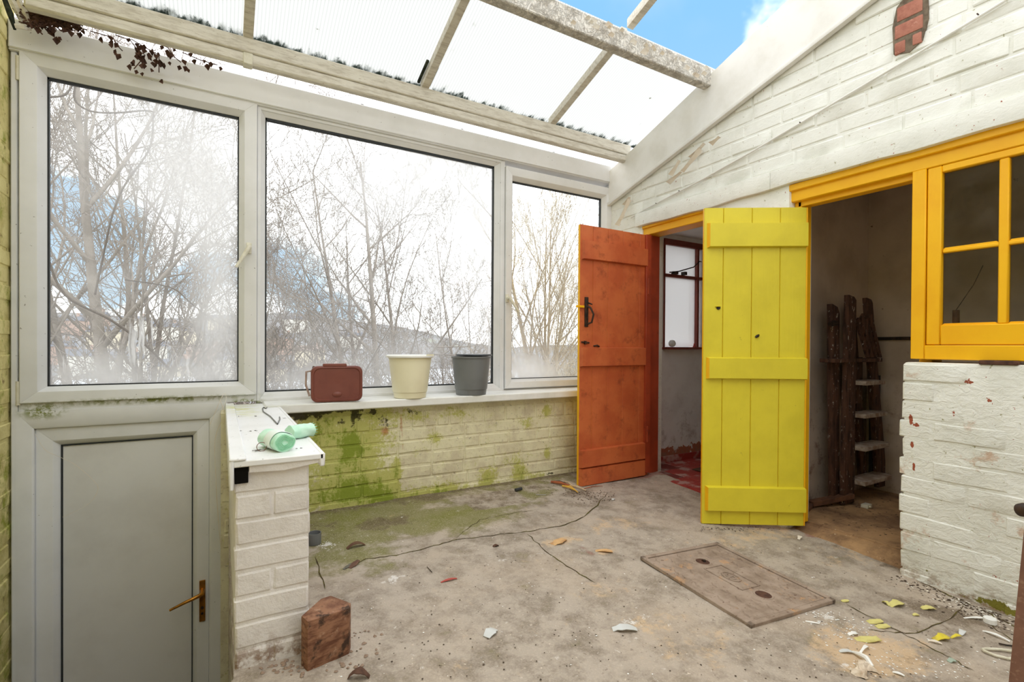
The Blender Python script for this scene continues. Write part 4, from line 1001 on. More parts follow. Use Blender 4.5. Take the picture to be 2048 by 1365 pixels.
# ------------------------------------------------------------------ things on the sill
# brown caddy lying on its back: lid faces the room
ZS = .612
m_brown = simple('brown_plastic', srgb(124, 70, 58), .38, srgb(112, 60, 50), 6, .04, 60, .001)
m_browng = simple('dusty_brown_plastic', srgb(168, 148, 134), .5, srgb(140, 112, 98), 12, .04, 60, .001)
c0 = onZ(673, 801, ZS)
cx0 = onY(673, 760, 2.90).x
cad = empty('food_caddy', 'brown plastic food caddy with closed lid lying on the window sill', 'caddy', loc=(cx0, 2.895, ZS), rz=math.radians(-6))
def rrect(w_, h_, r_, n=5, cx=0, cz=0):
    out = []
    for qx, qz, a0 in ((1, 1, 0), (-1, 1, 90), (-1, -1, 180), (1, -1, 270)):
        for i in range(n+1):
            a = math.radians(a0+90*i/n); out.append((cx+qx*(w_/2-r_)+r_*math.cos(a), cz+qz*(h_/2-r_)+r_*math.sin(a)))
    return out
def loft(mb, rings, cap=(True, True)):
    n = len(rings[0]); b = len(mb.v)
    for rg in rings: mb.v += [tuple(q) for q in rg]
    for i in range(len(rings)-1):
        for j in range(n): mb.f.append((b+i*n+j, b+i*n+(j+1) % n, b+(i+1)*n+(j+1) % n, b+(i+1)*n+j)); mb.m.append(0)
    if cap[0]: mb.f.append(tuple(b+j for j in reversed(range(n)))); mb.m.append(0)
    if cap[1]: mb.f.append(tuple(b+(len(rings)-1)*n+j for j in range(n))); mb.m.append(0)
    return mb
CW, CH = .272, .200
rg = lambda w_, h_, y_, r_=.035: [(x_, y_, z_+CH/2+.004) for x_, z_ in rrect(w_, h_, r_)]
loft(MB(), [rg(CW*.94, CH*.92, -.02), rg(CW*.9, CH*.86, .04), rg(CW*.80, CH*.74, .15, .03)]).build('body', m_browng, cad, smooth=True)
lid = loft(MB(), [rg(CW*.95, CH*.94, -.012), rg(CW, CH, -.014), rg(CW, CH, -.030), rg(CW*.985, CH*.975, -.036), rg(CW*.95, CH*.93, -.038), rg(CW*.90, CH*.87, -.038), rg(CW*.88, CH*.84, -.033), rg(CW*.5, CH*.45, -.034), rg(.02, .015, -.030, .005)]).build('lid', m_brown, cad, smooth=True)
MB().lathe([(.026, 0), (.024, .004), (.012, .007), (.0, .008)], 20).build('thumb_dimple', m_brown, lid, smooth=True)
dm = lid.children[0]; dm.rotation_euler = (PI/2, 0, 0); dm.location = (.0, -.032, .045); dm.scale = (1, .6, 1)
B('clasp', m_brown, cad, -.075, .05, -.04, -.012, CH-.002, CH+.016, .004)
MB().tube([(-CW*.47, .0, CH*.88), (-CW*.58, -.01, CH*.86), (-CW*.59, -.02, CH*.5), (-CW*.52, -.03, CH*.2)], .006, 8).build('handle', m_browng, cad, smooth=True)
MB().tube([(-CW*.44, -.005, CH*.98), (-CW*.44, .03, CH*.9)], .008, 8).build('handle_pivot', m_black, cad)
# buckets
m_creamb = simple('cream_bucket', srgb(238, 232, 200), .35, srgb(230, 222, 188), 4, .02, 60, .0005)
m_greyb = simple('grey_bucket', srgb(118, 120, 120), .35, srgb(106, 108, 108), 4, .02, 60, .0005)
m_whitep = simple('white_plastic', srgb(240, 240, 236), .35, bump=0)
m_darkp = simple('dark_grey_plastic', srgb(58, 60, 64), .4, bump=0)
def bucket(px, label, mat, rt, rb_, h_, Y_):
    p = onY(px, 800, Y_); e = empty('bucket', label, 'bucket', loc=(p.x, Y_, ZS))
    MB().lathe([(rb_-.006, 0), (rb_, .003), (rb_+.004, .036), (rb_+.008, .038), (rt-.004, h_-.012), (rt+.002, h_-.010), (rt+.003, h_), (rt-.003, h_), (rb_-.002, .01)], 48).build('body', mat, e, smooth=True)
    return e
b1 = bucket(820, 'cream plastic bucket with white lid on the window sill', m_creamb, .132, .096, .252, 2.94)
MB().lathe([(.136, .246), (.143, .247), (.144, .256), (.138, .262), (.12, .262), (.0, .260)], 48, cap0=False).build('lid', m_whitep, b1, smooth=True)
mb = MB()
for i in range(12): a = math.radians(-75+i*3.6+10); mb.box(-.0015, .0015, 0, 0, 0, 0); mb.v = mb.v[:-8]; mb.f = mb.f[:-6]; mb.m = mb.m[:-6]; c_ = (math.cos(a)*.140, math.sin(a)*.140); mb.box(c_[0]-.002, c_[0]+.002, c_[1]-.004, c_[1]+.004, .258, .266)
mb.build('lid_ridges', m_creamb, b1)
b2 = bucket(942, 'mid grey plastic bucket with dark lid pushed to one side on the sill', m_greyb, .128, .098, .250, 2.95)
o_ = MB().lathe([(.0, .252), (.118, .252), (.120, .256), (.118, .262), (.0, .261)], 48).build('lid', m_darkp, b2, smooth=True); o_.location = (.026, .01, .002)
# things on the short wall ------------------------------------------
ZC = .602
m_bag = simple('pale_green_film', srgb(186, 232, 204), .35, srgb(206, 242, 220), 18, .15, 30, .003)
m_bag2 = simple('mint_film_shade', srgb(140, 210, 168), .4, srgb(160, 224, 184), 60, .1, 60, .002)
m_label = simple('white_wrapper', srgb(228, 240, 232), .5, bump=0)
pA = onZ(572, 905, ZC); 
rollA = empty('bag_roll', 'roll of pale green caddy liner bags on the white short wall, end facing the room', 'bag roll', loc=(pA.x-.002, pA.y+.005, ZC), rz=math.radians(16))
def blob_ring(R_, y_, squash=.78, k=0):
    return [(R_*math.cos(a)*(1+.05*math.sin(2*a+k)), y_, R_*squash+R_*squash*math.sin(a)*(1+.04*math.cos(3*a+k))) for a in [2*PI*i/28 for i in range(28)]]
loft(MB(), [blob_ring(.030, .0, .82), blob_ring(.034, .004, .82), blob_ring(.035, .06, .82, .3), blob_ring(.034, .13, .82, .6), blob_ring(.030, .135, .82, .6)]).build('roll', m_bag, rollA, smooth=True)
mb = MB()
for k_, R_ in enumerate((.028, .0235, .019, .0145, .010)):
    pts = [(R_*math.cos(a)*(1+.10*math.sin(3*a)), -.0015, .028+R_*.8*math.sin(a)*(1+.16*math.cos(3*a+.5))) for a in [2*PI*i/30 for i in range(31)]]
    mb.tube(pts, .0011, 4)
mb.build('rolled_layers', m_bag2, rollA)
loft(MB(), [blob_ring(.0362, .025, .81), blob_ring(.0370, .027, .81), blob_ring(.0370, .075, .81), blob_ring(.0362, .077, .81)], (False, False)).build('paper_band', m_label, rollA, smooth=True)
pB = onZ(590, 884, ZC)
rollB = empty('bag_roll', 'loose second roll of pale green bags lying behind the first', 'bag roll', loc=(pB.x-.012, pB.y+.045, ZC), rz=math.radians(-64))
mb = MB(); rings = []
for i in range(9):
    u = i/8; rings.append([(.028*(1-.1*u)*math.cos(a)*(1+.08*math.sin(5*a+i)), u*.085, .024+.024*math.sin(a)*(1+.08*math.cos(4*a+i*1.3))) for a in [2*PI*j/24 for j in range(24)]])
loft(mb, rings).build('roll', m_bag, rollB, smooth=True)
mb = MB()
for i in range(14):
    a = 2*PI*i/14; mb.add([(.024*math.cos(a), .084, .024+.022*math.sin(a)), (.024*math.cos(a+.25), .084, .024+.022*math.sin(a+.25)), (.027*math.cos(a+.12), .094, .024+.025*math.sin(a+.12))], [(0, 1, 2)])
mb.build('torn_edge', m_bag2, rollB)
mw = simple('grey_wire', srgb(120, 120, 116), .5, metal=.3, bump=0)
def capwire(pts, r_, name, label, cat, mat, z=ZC):
    P3 = [onZ(x_, y_, z+r_+dz) for x_, y_, dz in pts]; return tag(MB().tube(P3, r_, 6).build(name, mat, smooth=True), label, cat)
cpx = lambda x_, y_: (440+x_/8.53, 790+y_/8.53)
capwire([(*cpx(805, 210), 0), (*cpx(785, 235), 0), (*cpx(740, 215), 0), (*cpx(725, 235), 0), (*cpx(740, 290), 0), (*cpx(860, 370), 0), (*cpx(980, 500), 0), (*cpx(1020, 420), .0), (*cpx(1015, 380), 0)], .0028, 'bent_wire', 'bent grey zigzag wire lying on the short wall top', 'wire', mw)
e = empty('ring_fastener', 'small rusty ring with two pins beside the green bag roll', 'ring', loc=onZ(*cpx(710, 950), ZC+.002))
r0_ = .0135; MB().tube([(r0_*math.cos(a), .004*math.sin(a), .011+r0_*.95*math.sin(a)) for a in [2*PI*i/24 for i in range(25)]], .0012, 6).build('ring', simple('brown_wire', srgb(110, 74, 54), .5, bump=0), e)
MB().tube([(-.026, .004, .0015), (.026, .010, .0015)], .0015, 6).build('pin', m_steel, e); MB().tube([(-.018, -.006, .0015), (-.002, .006, .002)], .002, 6).build('pin', m_steel, e)
m_dirt = simple('dirt_crumb', srgb(76, 62, 50), .95, bump=0)
def chips(name, label, cat, pts, mat, z=None, seed=1, size=(.003, .008), flat=.4, kind='stuff'):
    r = random.Random(seed); mb = MB()
    for p in pts:
        s_ = r.uniform(*size); n_ = 5; a0 = r.uniform(0, 6); ring = [(p.x+s_*math.cos(a0+2*PI*i/n_)*r.uniform(.6, 1.2), p.y+s_*math.sin(a0+2*PI*i/n_)*r.uniform(.6, 1.2), p.z+.0005) for i in range(n_)]
        top = (p.x+r.uniform(-.3, .3)*s_, p.y+r.uniform(-.3, .3)*s_, p.z+s_*flat)
        mb.add(ring+[top], [(i, (i+1) % n_, n_) for i in range(n_)]+[tuple(reversed(range(n_)))])
    return tag(mb.build(name, mat), label, cat, kind=kind)
r = random.Random(8)
chips('dirt_crumbs', 'dark crumbs scattered on the white short wall top', 'crumbs', [onZ(*cpx(x_+r.uniform(-30, 30), y_+r.uniform(-8, 8)), ZC) for x_, y_ in [(340, 370)]*5+[(620, 365)]*9+[(1090, 400)]*4+[(500, 625)]*4+[(620, 610)]*4+[(700, 670)]*3+[(1330, 915), (1380, 910), (290, 680), (380, 620)]], m_dirt, size=(.002, .005))
# fine dry stems hanging at the door
vine('dry_stem', 'thin dry stem trailing down beside the white door frame', [(440, 800), (447, 830), (430, 880), (432, 960), (436, 1030), (444, 1120)], 3.0, .0016, m_flake, 'stem')
vine('dry_stem', 'short curled dry stem at the corner of the left window', [(420, 850), (446, 790), (452, 800), (440, 830)], 3.02, .0012, m_flake, 'stem')
vine('cobweb_thread', 'pale thread arching across the white door panel', [(70, 868), (90, 900), (120, 915), (150, 930), (185, 960), (196, 980), (175, 1010), (125, 1035)], 3.08, .0008, m_flake, 'thread')

# ------------------------------------------------------------------ cable on the right wall
pts = [(1262, 436), (1290, 419), (1400, 362), (1500, 306), (1600, 247), (1700, 187), (1800, 128), (1880, 80), (1960, 32), (2020, -5)]
P3 = [onX(x_, y_, 2.736) for x_, y_ in pts]
cb = empty('cable', 'white painted cable clipped diagonally across the brick wall', 'cable', loc=P3[0])
MB().tube([p-P3[0] for p in P3], .006, 8).build('wire', m_rake, cb, smooth=True)
for x_, y_ in [(1312, 407), (1358, 382), (1600, 245), (1955, 28)]:
    p = onX(x_, y_, 2.728)-P3[0]; MB().tube([p+Vector((-.004, 0, 0)), p+Vector((.01, 0, 0))], .003, 6).build('clip_nail', m_black, cb)

# ------------------------------------------------------------------ floor things
def fz(p, up=0): return Vector((p.x, p.y, p.z+up))
def maxz(p):
    ix = min(max(int(round((p.x-XL)/st_)), 1), X.shape[0]-2); iy = min(max(int(round((p.y+1.5)/st_)), 1), X.shape[1]-2)
    return max(Z[ix-1:ix+2, iy-1:iy+2].max(), zfloor(p.x, p.y)) if p.x < 2.8 else zfloor(p.x, p.y)
def onf(px, py): p = onfloor(px, py); return Vector((p.x, p.y, maxz(p)))
# manhole
MC = [onfloor(*q) for q in ((1283, 1120), (1425, 1094), (1680, 1205), (1500, 1262))]
cen = sum(MC, Vector())/4; ux = ((MC[1]-MC[0])+(MC[2]-MC[3]))/2; uy = ((MC[0]-MC[3])+(MC[1]-MC[2]))/2
W_, L_ = ux.length, uy.length; cen.z = max(maxz(q) for q in MC+[cen])
mh = empty('manhole_cover', 'rectangular rusty cast iron manhole cover set in the concrete floor', 'manhole', loc=(cen.x, cen.y, cen.z-.0065), rz=math.atan2(ux.y, ux.x))
tilt = zfloor(MC[2].x, MC[2].y)-zfloor(MC[0].x, MC[0].y)
mh.rotation_euler[0] = math.atan2((zfloor(cen.x, cen.y+.2)-zfloor(cen.x, cen.y-.2)), .4); mh.rotation_euler[1] = -math.atan2((zfloor(cen.x+.2, cen.y)-zfloor(cen.x-.2, cen.y)), .4)
fw = .022
for nm, b_ in (('frame_bar', (-W_/2, W_/2, -L_/2, -L_/2+fw)), ('frame_bar', (-W_/2, W_/2, L_/2-fw, L_/2)), ('frame_bar', (-W_/2, -W_/2+fw, -L_/2, L_/2)), ('frame_bar', (W_/2-fw, W_/2, -L_/2, L_/2))):
    B(nm, m_rust, mh, *b_, -.01, .005, .002)
B('plate', m_rust, mh, -W_/2+fw+.004, W_/2-fw-.004, -L_/2+fw+.004, L_/2-fw-.004, -.01, .001, .001)
B('joint', m_rustdark, mh, -W_/2+.003, W_/2-.003, -L_/2+.003, L_/2-.003, -.012, -.002, 0)
for sgn in (-1, 1):
    y_ = sgn*.155
    MB().lathe([(.030, .0012), (.034, .004), (.038, .0038), (.040, .0005)], 24, cap0=False).build('keyway_rim', m_rust, mh, smooth=True).location = (0, y_, 0)
    MB().lathe([(.0, .0014), (.0305, .0018)], 24, cap0=False).build('keyway', m_rustdark, mh).location = (0, y_, .0003)
MB().tube([(0.0, .155, .0025), (0.012, .155, .0025)], .008, 10).build('key_slot', m_black, mh)
for b_ in ((-.055, .055, .095, .100), (-.055, .055, -.100, -.095), (-.055, -.050, -.10, .10), (.050, .055, -.10, .10)): B('raised_border', m_rust, mh, *b_, 0, .0045, .001)
mb = MB().tube([(.028*math.cos(a), .042*math.sin(a), .003) for a in [2*PI*i/30 for i in range(31)]], .0035, 6); mb.build('raised_ring', m_rust, mh, smooth=True)
MB().tube([(.014*math.cos(a)-.002, .022*math.sin(a), .003) for a in [PI*.35+2*PI*.8*i/20 for i in range(21)]], .003, 6).tube([(-.022, 0, .003), (.012, 0, .003)], .003, 6).build('raised_mark', m_rust, mh, smooth=True)
tp = MB().add([(-.009, 0, 0), (0, -.026, 0), (.009, 0, 0), (0, .026, 0), (-.005, 0, .005), (0, -.016, .005), (.005, 0, .005), (0, .016, .005)], [(0, 1, 5, 4), (1, 2, 6, 5), (2, 3, 7, 6), (3, 0, 4, 7), (4, 5, 6, 7)]).build('tread', m_rust)
nx_, ny_ = 7, 9
for i in range(nx_):
    for j in range(ny_):
        x_ = (i-(nx_-1)/2)*(W_-.10)/(nx_-1); y_ = (j-(ny_-1)/2)*(L_-.12)/(ny_-1)+(.03 if i % 2 else 0)
        if abs(x_) < .075 and abs(y_) < .13: continue
        if math.hypot(x_, abs(y_)-.155) < .055 or abs(y_) > L_/2-.05: continue
        copy_of(tp, mh, (x_, y_, .0008), (0, 0, .3 if (i+j) % 2 else -.3), (1, 1, 1), 'tread')
discard([tp])
# wooden corner block
bl, br = onf(615, 1345), onf(698, 1308); ztop = onY(611, 1245, bl.y).z; ap = onZ(655, 1193, ztop); ztr = onY(700, 1217, br.y).z
m_blk, t = newmat('stained_hardwood'); P = t.obj()
c = t.mix(t.ramp(t.noise(t.scalev(P, (1, 1, 3)), 14, 5, .65), .38, .62), srgb(150, 108, 82), srgb(104, 66, 48))
c = t.mix(t.ramp(t.noise(P, 16, 5, .65), .50, .60, 0, .9), c, srgb(54, 40, 32)); c = t.mix(t.ramp(t.noise(P, 26, 5, .7), .56, .68, 0, .6), c, srgb(184, 150, 124))
t.out(t.bsdf(c, .7, t.bump(t.noise(t.scalev(P, (2, 2, 14)), 12, 5, .6), .5, .003), spec=.3))
zb = min(bl.z, br.z)-.004
ring = [(bl.x, bl.y), (br.x, br.y), (br.x+.012, br.y+.03), (ap.x+.01, ap.y), (ap.x-.02, ap.y-.005), (bl.x-.012, bl.y+.04)]
mb = MB(); n = len(ring); zt = [ztop, ztr, ztr, ztop, ztop, ztop]
o = mb.add([(a-bl.x, b-bl.y, 0) for a, b in ring]+[(a-bl.x, b-bl.y, q-zb) for (a, b), q in zip(ring, zt)], [tuple(range(n)), tuple(range(2*n-1, n-1, -1))]+[(i, (i+1) % n, (i+1) % n+n, i+n) for i in range(n)]).build('wooden_block', m_blk, bevel=.003, loc=(bl.x, bl.y, zb))
tag(o, 'dark stained wooden corner block standing against the foot of the short wall', 'wood block')
# small cup at the dwarf wall
p = onf(633, 1092); tag(MB().lathe([(.030, 0), (.031, .002), (.031, .052), (.028, .052), (.027, .006), (.0, .005)], 24, cap0=True).build('plastic_cup', m_greyb, smooth=True, loc=(p.x-.005, p.y+.03, p.z)), 'small grey plastic pot half hidden behind the short wall', 'pot')
def shard(px, py, w_, d_, h_, rz, name, label, cat, mat, curl=.0, arch=False):
    p = onf(px, py); mb = MB(); n_ = 6; v = []
    for i in range(n_+1):
        u = i/n_-.5; w_j = random.uniform(.7, 1.15); zz = (h_*(1-(2*u)**2) if arch else h_*(.5+u)*1.0)+.001; ww = d_*(1-.9*abs(u))*w_j
        for k_ in (-1, 1): v.append((u*w_, k_*ww/2+curl*u*u*w_, zz+(0.001 if k_ > 0 else 0)))
    m_ = len(v); v += [(a, b, c-.0022) for a, b, c in v]
    fs = [(2*i, 2*i+1, 2*i+3, 2*i+2) for i in range(n_)]+[(m_+2*i, m_+2*i+2, m_+2*i+3, m_+2*i+1) for i in range(n_)]+[(2*i, 2*i+2, m_+2*i+2, m_+2*i) for i in range(n_)]+[(2*i+1, m_+2*i+1, m_+2*i+3, 2*i+3) for i in range(n_)]+[(0, m_, m_+1, 1), (2*n_, 2*n_+1, m_+2*n_+1, m_+2*n_)]
    o = mb.add(v, fs).build(name, mat, smooth=True, angle=.6, loc=(p.x, p.y, p.z+.001)); o.rotation_euler[2] = rz
    return tag(o, label, cat)
m_pot = simple('brown_pot', srgb(96, 66, 52), .5, srgb(130, 96, 76), 20, .1); m_paleyellow = simple('pale_yellow_paint_chip', srgb(214, 206, 130), .6, srgb(190, 178, 110), 20, .1); m_tanflake = simple('tan_flake', srgb(212, 172, 120), .8, srgb(176, 130, 86), 20, .3)
m_yel = simple('bright_yellow_wrapper', srgb(222, 204, 60), .45, srgb(180, 160, 60), 30, .3); m_redp = simple('red_scrap', srgb(176, 76, 66), .5, bump=0); m_clear = simple('pale_plastic_scrap', srgb(206, 208, 206), .3, bump=0)
SH = [(712, 1095, .085, .035, .018, .1, 'pot_shard', 'curved brown pot shard on the mossy floor', 'shard', m_pot, 0, True), (708, 1133, .055, .03, .012, .6, 'pot_shard', 'small dark brown shard below the curved one', 'shard', m_pot, 0, False), (695, 1136, .05, .018, .003, .7, 'plastic_scrap', 'thin silver sliver beside the small dark shard', 'scrap', m_steel, 0, False),
 (898, 1163, .07, .012, .005, .0, 'plastic_scrap', 'narrow red scrap in the middle of the floor', 'scrap', m_redp, .05, True), (982, 1268, .055, .04, .008, .5, 'plastic_scrap', 'clear pale plastic scrap in the foreground centre', 'scrap', m_clear, 0, True), (1250, 1262, .085, .04, .012, -.5, 'plastic_scrap', 'crumpled clear plastic left of the manhole', 'scrap', m_clear, .2, True),
 (717, 1358, .06, .03, .022, -.5, 'dead_leaf', 'curled brown leaf at the bottom edge right of the wooden block', 'leaf', m_deadleaf, .3, True), (1120, 1087, .10, .055, .008, .3, 'paint_flake', 'larger tan flake on the floor before the orange door', 'flake', m_tanflake, .4, True), (1208, 1105, .08, .03, .006, -.6, 'paint_flake', 'narrow tan flake right of the larger tan flake', 'flake', m_tanflake, .1, True),
 (992, 1095, .03, .018, .006, 0, 'dead_leaf', 'tiny brown leaf scrap in the floor centre', 'leaf', m_deadleaf, .3, True), (1600, 1078, .04, .025, .012, .3, 'paint_flake', 'pale chip on the ground before the store room', 'flake', m_flake, .2, True), (1690, 1070, .06, .03, .006, -.9, 'paint_flake', 'pale tan chip on the store room threshold', 'flake', m_tanflake, .1, True),
 (1795, 1213, .075, .045, .014, -.2, 'paint_flake', 'largest pale yellow paint chip near the white wall', 'flake', m_paleyellow, .4, True), (1772, 1210, .03, .02, .010, 1.2, 'paint_flake', 'small upright yellow chip left of the largest one', 'flake', m_paleyellow, 0, True), (1858, 1220, .055, .03, .008, -.5, 'paint_flake', 'yellow paint chip right of the largest one', 'flake', m_paleyellow, .3, True), (1832, 1233, .025, .014, .004, -.5, 'paint_flake', 'tiny yellow chip between the two larger chips', 'flake', m_paleyellow, 0, True),
 (1750, 1246, .06, .03, .003, -.4, 'paint_flake', 'flat greenish chip below the largest yellow chip', 'flake', m_paleyellow, 0, False), (1765, 1256, .05, .03, .003, -.4, 'paint_flake', 'second flat greenish chip', 'flake', m_paleyellow, 0, False), (1735, 1282, .085, .045, .003, -.5, 'paint_flake', 'wide pale green flat chip on sandy patch', 'flake', m_paleyellow, .1, False), (1690, 1204, .03, .018, .003, -.5, 'paint_flake', 'yellow chip at the manhole corner', 'flake', m_paleyellow, 0, False),
 (1887, 1280, .07, .035, .012, -.2, 'wrapper', 'crumpled bright yellow wrapper on the floor at right', 'wrapper', m_yel, .5, True), (1915, 1277, .05, .012, .010, -.3, 'wrapper', 'yellow torn strip beside the crumpled wrapper', 'wrapper', m_yel, .3, True),
 (1625, 1248, .045, .008, .003, -1.0, 'white_strip', 'thin white stick beside the manhole', 'strip', m_whitep, 0, False), (1707, 1272, .04, .018, .006, -.3, 'white_strip', 'short torn white piece on the sandy patch', 'strip', m_whitep, .2, True), (1693, 1307, .045, .016, .006, -.6, 'white_strip', 'translucent white strip left of the crumpled paper', 'strip', m_clear, .1, True), (1730, 1303, .065, .012, .012, .1, 'white_strip', 'white strip lying above the crumpled paper', 'strip', m_whitep, .2, True),
 (1955, 1240, .10, .010, .006, -.6, 'white_strip', 'long jagged white strip pointing at the bottle cap', 'strip', m_whitep, .05, True), (1991, 1275, .075, .012, .008, -1.6, 'white_strip', 'curved white strip below the bottle cap', 'strip', m_whitep, .2, True), (1797, 1352, .03, .010, .004, -1.2, 'white_strip', 'small white scrap at the bottom edge', 'strip', m_whitep, .2, True), (1905, 1326, .03, .02, .006, -.3, 'plastic_scrap', 'pale teal scrap near the cable loop', 'scrap', simple('teal_scrap', srgb(160, 176, 160), .5, bump=0), .2, True),
 (1925, 1268, .04, .022, .010, .2, 'plastic_scrap', 'clear crumpled film below the bottle cap', 'scrap', m_clear, .3, True), (1870, 1287, .04, .012, .006, -1.0, 'white_strip', 'dirty white sliver left of the yellow wrapper', 'strip', m_flake, .1, True), (1227, 1000, .03, .02, .004, .4, 'plastic_scrap', 'pale blue scrap by the orange door foot', 'scrap', m_clear, .2, True)]
for a in SH: shard(*a)
# bottle cap
p = onf(1980, 1248); tag(MB().lathe([(.019, 0), (.020, .001), (.020, .018), (.018, .020), (.0, .020)], 28).build('bottle_cap', m_whitep, smooth=True, loc=p+Vector((0, 0, .001))), 'round white plastic bottle cap near the base of the white wall', 'bottle cap')
# cable loop
lp = [(2035, 1320), (2018, 1322), (1990, 1315), (1968, 1306), (1965, 1303), (1972, 1302), (2000, 1303), (2035, 1308)]
P3 = [onf(*q)+Vector((0, 0, .006)) for q in lp]; tag(MB().tube(P3, .0045, 8).build('cable_loop', m_cream, smooth=True), 'loop of off white flex on the floor at the right edge', 'cable')
P3 = [onf(*q)+Vector((0, 0, .005)) for q in [(1998, 1291), (2012, 1294), (2035, 1297)]]; tag(MB().tube(P3, .003, 6).build('black_wire', m_black, smooth=True), 'short black wire above the off white loop', 'wire')
# crumpled paper
r = random.Random(4); p = onf(1724, 1343); mb = MB(); n1, n2 = 12, 8
for i in range(n1):
    for j in range(n2): u, v = i/(n1-1)-.5, j/(n2-1)-.5; mb.v.append((u*.085+r.uniform(-.004, .004), v*.05+.02*math.sin(u*6), max(.002, .022*(1-(2*v)**2)*(1-(2*u)**2)+r.uniform(-.004, .007))))
mb.f = [(i*n2+j, (i+1)*n2+j, (i+1)*n2+j+1, i*n2+j+1) for i in range(n1-1) for j in range(n2-1)]; mb.m = [0]*len(mb.f)
o = mb.build('crumpled_paper', simple('dirty_paper', srgb(222, 208, 188), .8, srgb(168, 138, 106), 14, .3), loc=p); o.rotation_euler[2] = -.5; tag(o, 'crumpled dirty white paper on the sandy patch', 'paper')
P3 = [onf(1706, 1308)+Vector((0, 0, .004)), onf(1720, 1318)+Vector((0, 0, .012)), onf(1733, 1330)+Vector((0, 0, .02)), onf(1745, 1342)+Vector((0, 0, .01))]
tag(MB().tube(P3, [.004, .007, .008, .005], 7).build('twisted_tissue', m_whitep, smooth=True), 'twisted white tissue strand rising from the crumpled paper', 'tissue')
# splinters heap by the orange door
m_spl = simple('orange_wood_splinter', srgb(168, 92, 54), .7, srgb(120, 62, 38), 20, .3); m_spy = simple('yellow_wood_splinter', srgb(230, 178, 50), .6, srgb(200, 160, 100), 20, .3); m_bone = simple('pale_root', srgb(214, 190, 156), .7, srgb(170, 130, 100), 20, .3)
for a, b, r_, mt, lab in [((1102, 968), (1140, 976), .010, m_spl, 'rotten orange timber splinter by the orange door foot'), ((1108, 966), (1132, 970), .006, m_black, 'dark splinter lying on the orange one'), ((1125, 976), (1150, 984), .008, m_spy, 'yellow painted splinter in the heap by the door'), ((1134, 972), (1156, 988), .005, m_spy, 'thin yellow splinter in the heap by the door'), ((1128, 966), (1148, 976), .005, m_bone, 'pale twisted root piece in the heap by the door'), ((1140, 974), (1172, 984), .006, m_bone, 'longer pale root piece touching the orange door'), ((1168, 980), (1205, 974), .003, m_spl, 'thin dark stick in front of the orange door')]:
    A_, B_ = onf(*a)+Vector((0, 0, r_+.002)), onf(*b)+Vector((0, 0, r_+.001)); M_ = (A_+B_)/2+Vector((0, .004, .006))
    tag(MB().tube([A_, M_, B_], [r_*.8, r_, r_*.5], 6).build('splinter', mt), lab, 'splinter')
P3 = [onf(1031, 984)+Vector((0, 0, .011)), onf(1043, 981)+Vector((0, 0, .011))]; e_ = tag(MB().tube(P3, .010, 10).build('spent_cartridge', m_darkp, smooth=True), 'short dark plastic tube on the floor near the brick wall', 'tube')
P3 = [onf(1072, 991)+Vector((0, 0, .003)), onf(1092, 991)+Vector((0, 0, .003))]; tag(MB().tube(P3, .002, 6).build('nail', m_steel), 'thin grey nail on the floor near the splinters', 'nail')
P3 = [onf(854, 1137)+Vector((0, 0, .003)), onf(864, 1148)+Vector((0, 0, .003))]; tag(MB().tube(P3, .0015, 5).build('twig', m_black), 'tiny dark twig in the middle of the floor', 'twig')
r = random.Random(31)
def scatter(n_, cx, cy, sx, sy): return [onf(r.gauss(cx, sx), r.gauss(cy, sy)) for _ in range(n_)]
def inroom(L): return [p for p in L if .06 < p.x < 2.70 and p.y < 2.9 or (p.y < 1.5 and p.x < 2.7)]
chips('wood_litter', 'brown litter of dead needles and crumbs by the orange door', 'litter', inroom(scatter(160, 1185, 992, 24, 7)+scatter(60, 1120, 985, 30, 8)), m_deadleaf, size=(.002, .006), seed=2)
chips('plaster_crumbs', 'pale plaster crumbs along the foot of the white wall', 'crumbs', inroom([onf(1812+u*200+r.gauss(0, 12), 1152+u*88+r.gauss(4, 10)) for u in [r.random() for _ in range(240)]]), m_flake, size=(.002, .006), seed=3)
chips('dirt_crumbs', 'brown crumbs along the foot of the white wall', 'crumbs', inroom([onf(1805+u*215+r.gauss(0, 16), 1152+u*90+r.gauss(2, 11)) for u in [r.random() for _ in range(340)]]), m_dirt, size=(.002, .007), seed=4)
chips('paint_chips', 'tiny white paint chips scattered on the floor', 'chips', inroom([onf(r.uniform(640, 1700), r.uniform(1060, 1360)) for _ in range(70)]+scatter(70, 1640, 1238, 22, 8)+scatter(90, 1700, 1262, 28, 14)+scatter(60, 1790, 1335, 60, 15)+scatter(40, 1900, 1330, 60, 15)+scatter(50, 655, 1090, 10, 5)), m_whitep, size=(.0012, .0045), flat=.25, seed=5)
chips('grit', 'dark grit scattered over the concrete floor', 'grit', inroom([onf(r.uniform(640, 2000), r.uniform(1010, 1360)) for _ in range(420)]), m_dirt, size=(.0015, .004), seed=6)
chips('sawdust_crumbs', 'dark crumbs along the foot of the yellow door', 'crumbs', inroom([onf(r.uniform(1400, 1610), r.gauss(1058, 3)) for _ in range(120)]), m_dirt, size=(.002, .005), seed=7)
chips('pebbles', 'small pebbles and bits of rubble beside the short wall', 'pebbles', inroom(scatter(60, 560, 1335, 60, 10)+scatter(30, 700, 1290, 30, 25)), simple('rubble', srgb(150, 128, 110), .9, bump=0), size=(.003, .009), flat=.7, seed=8)

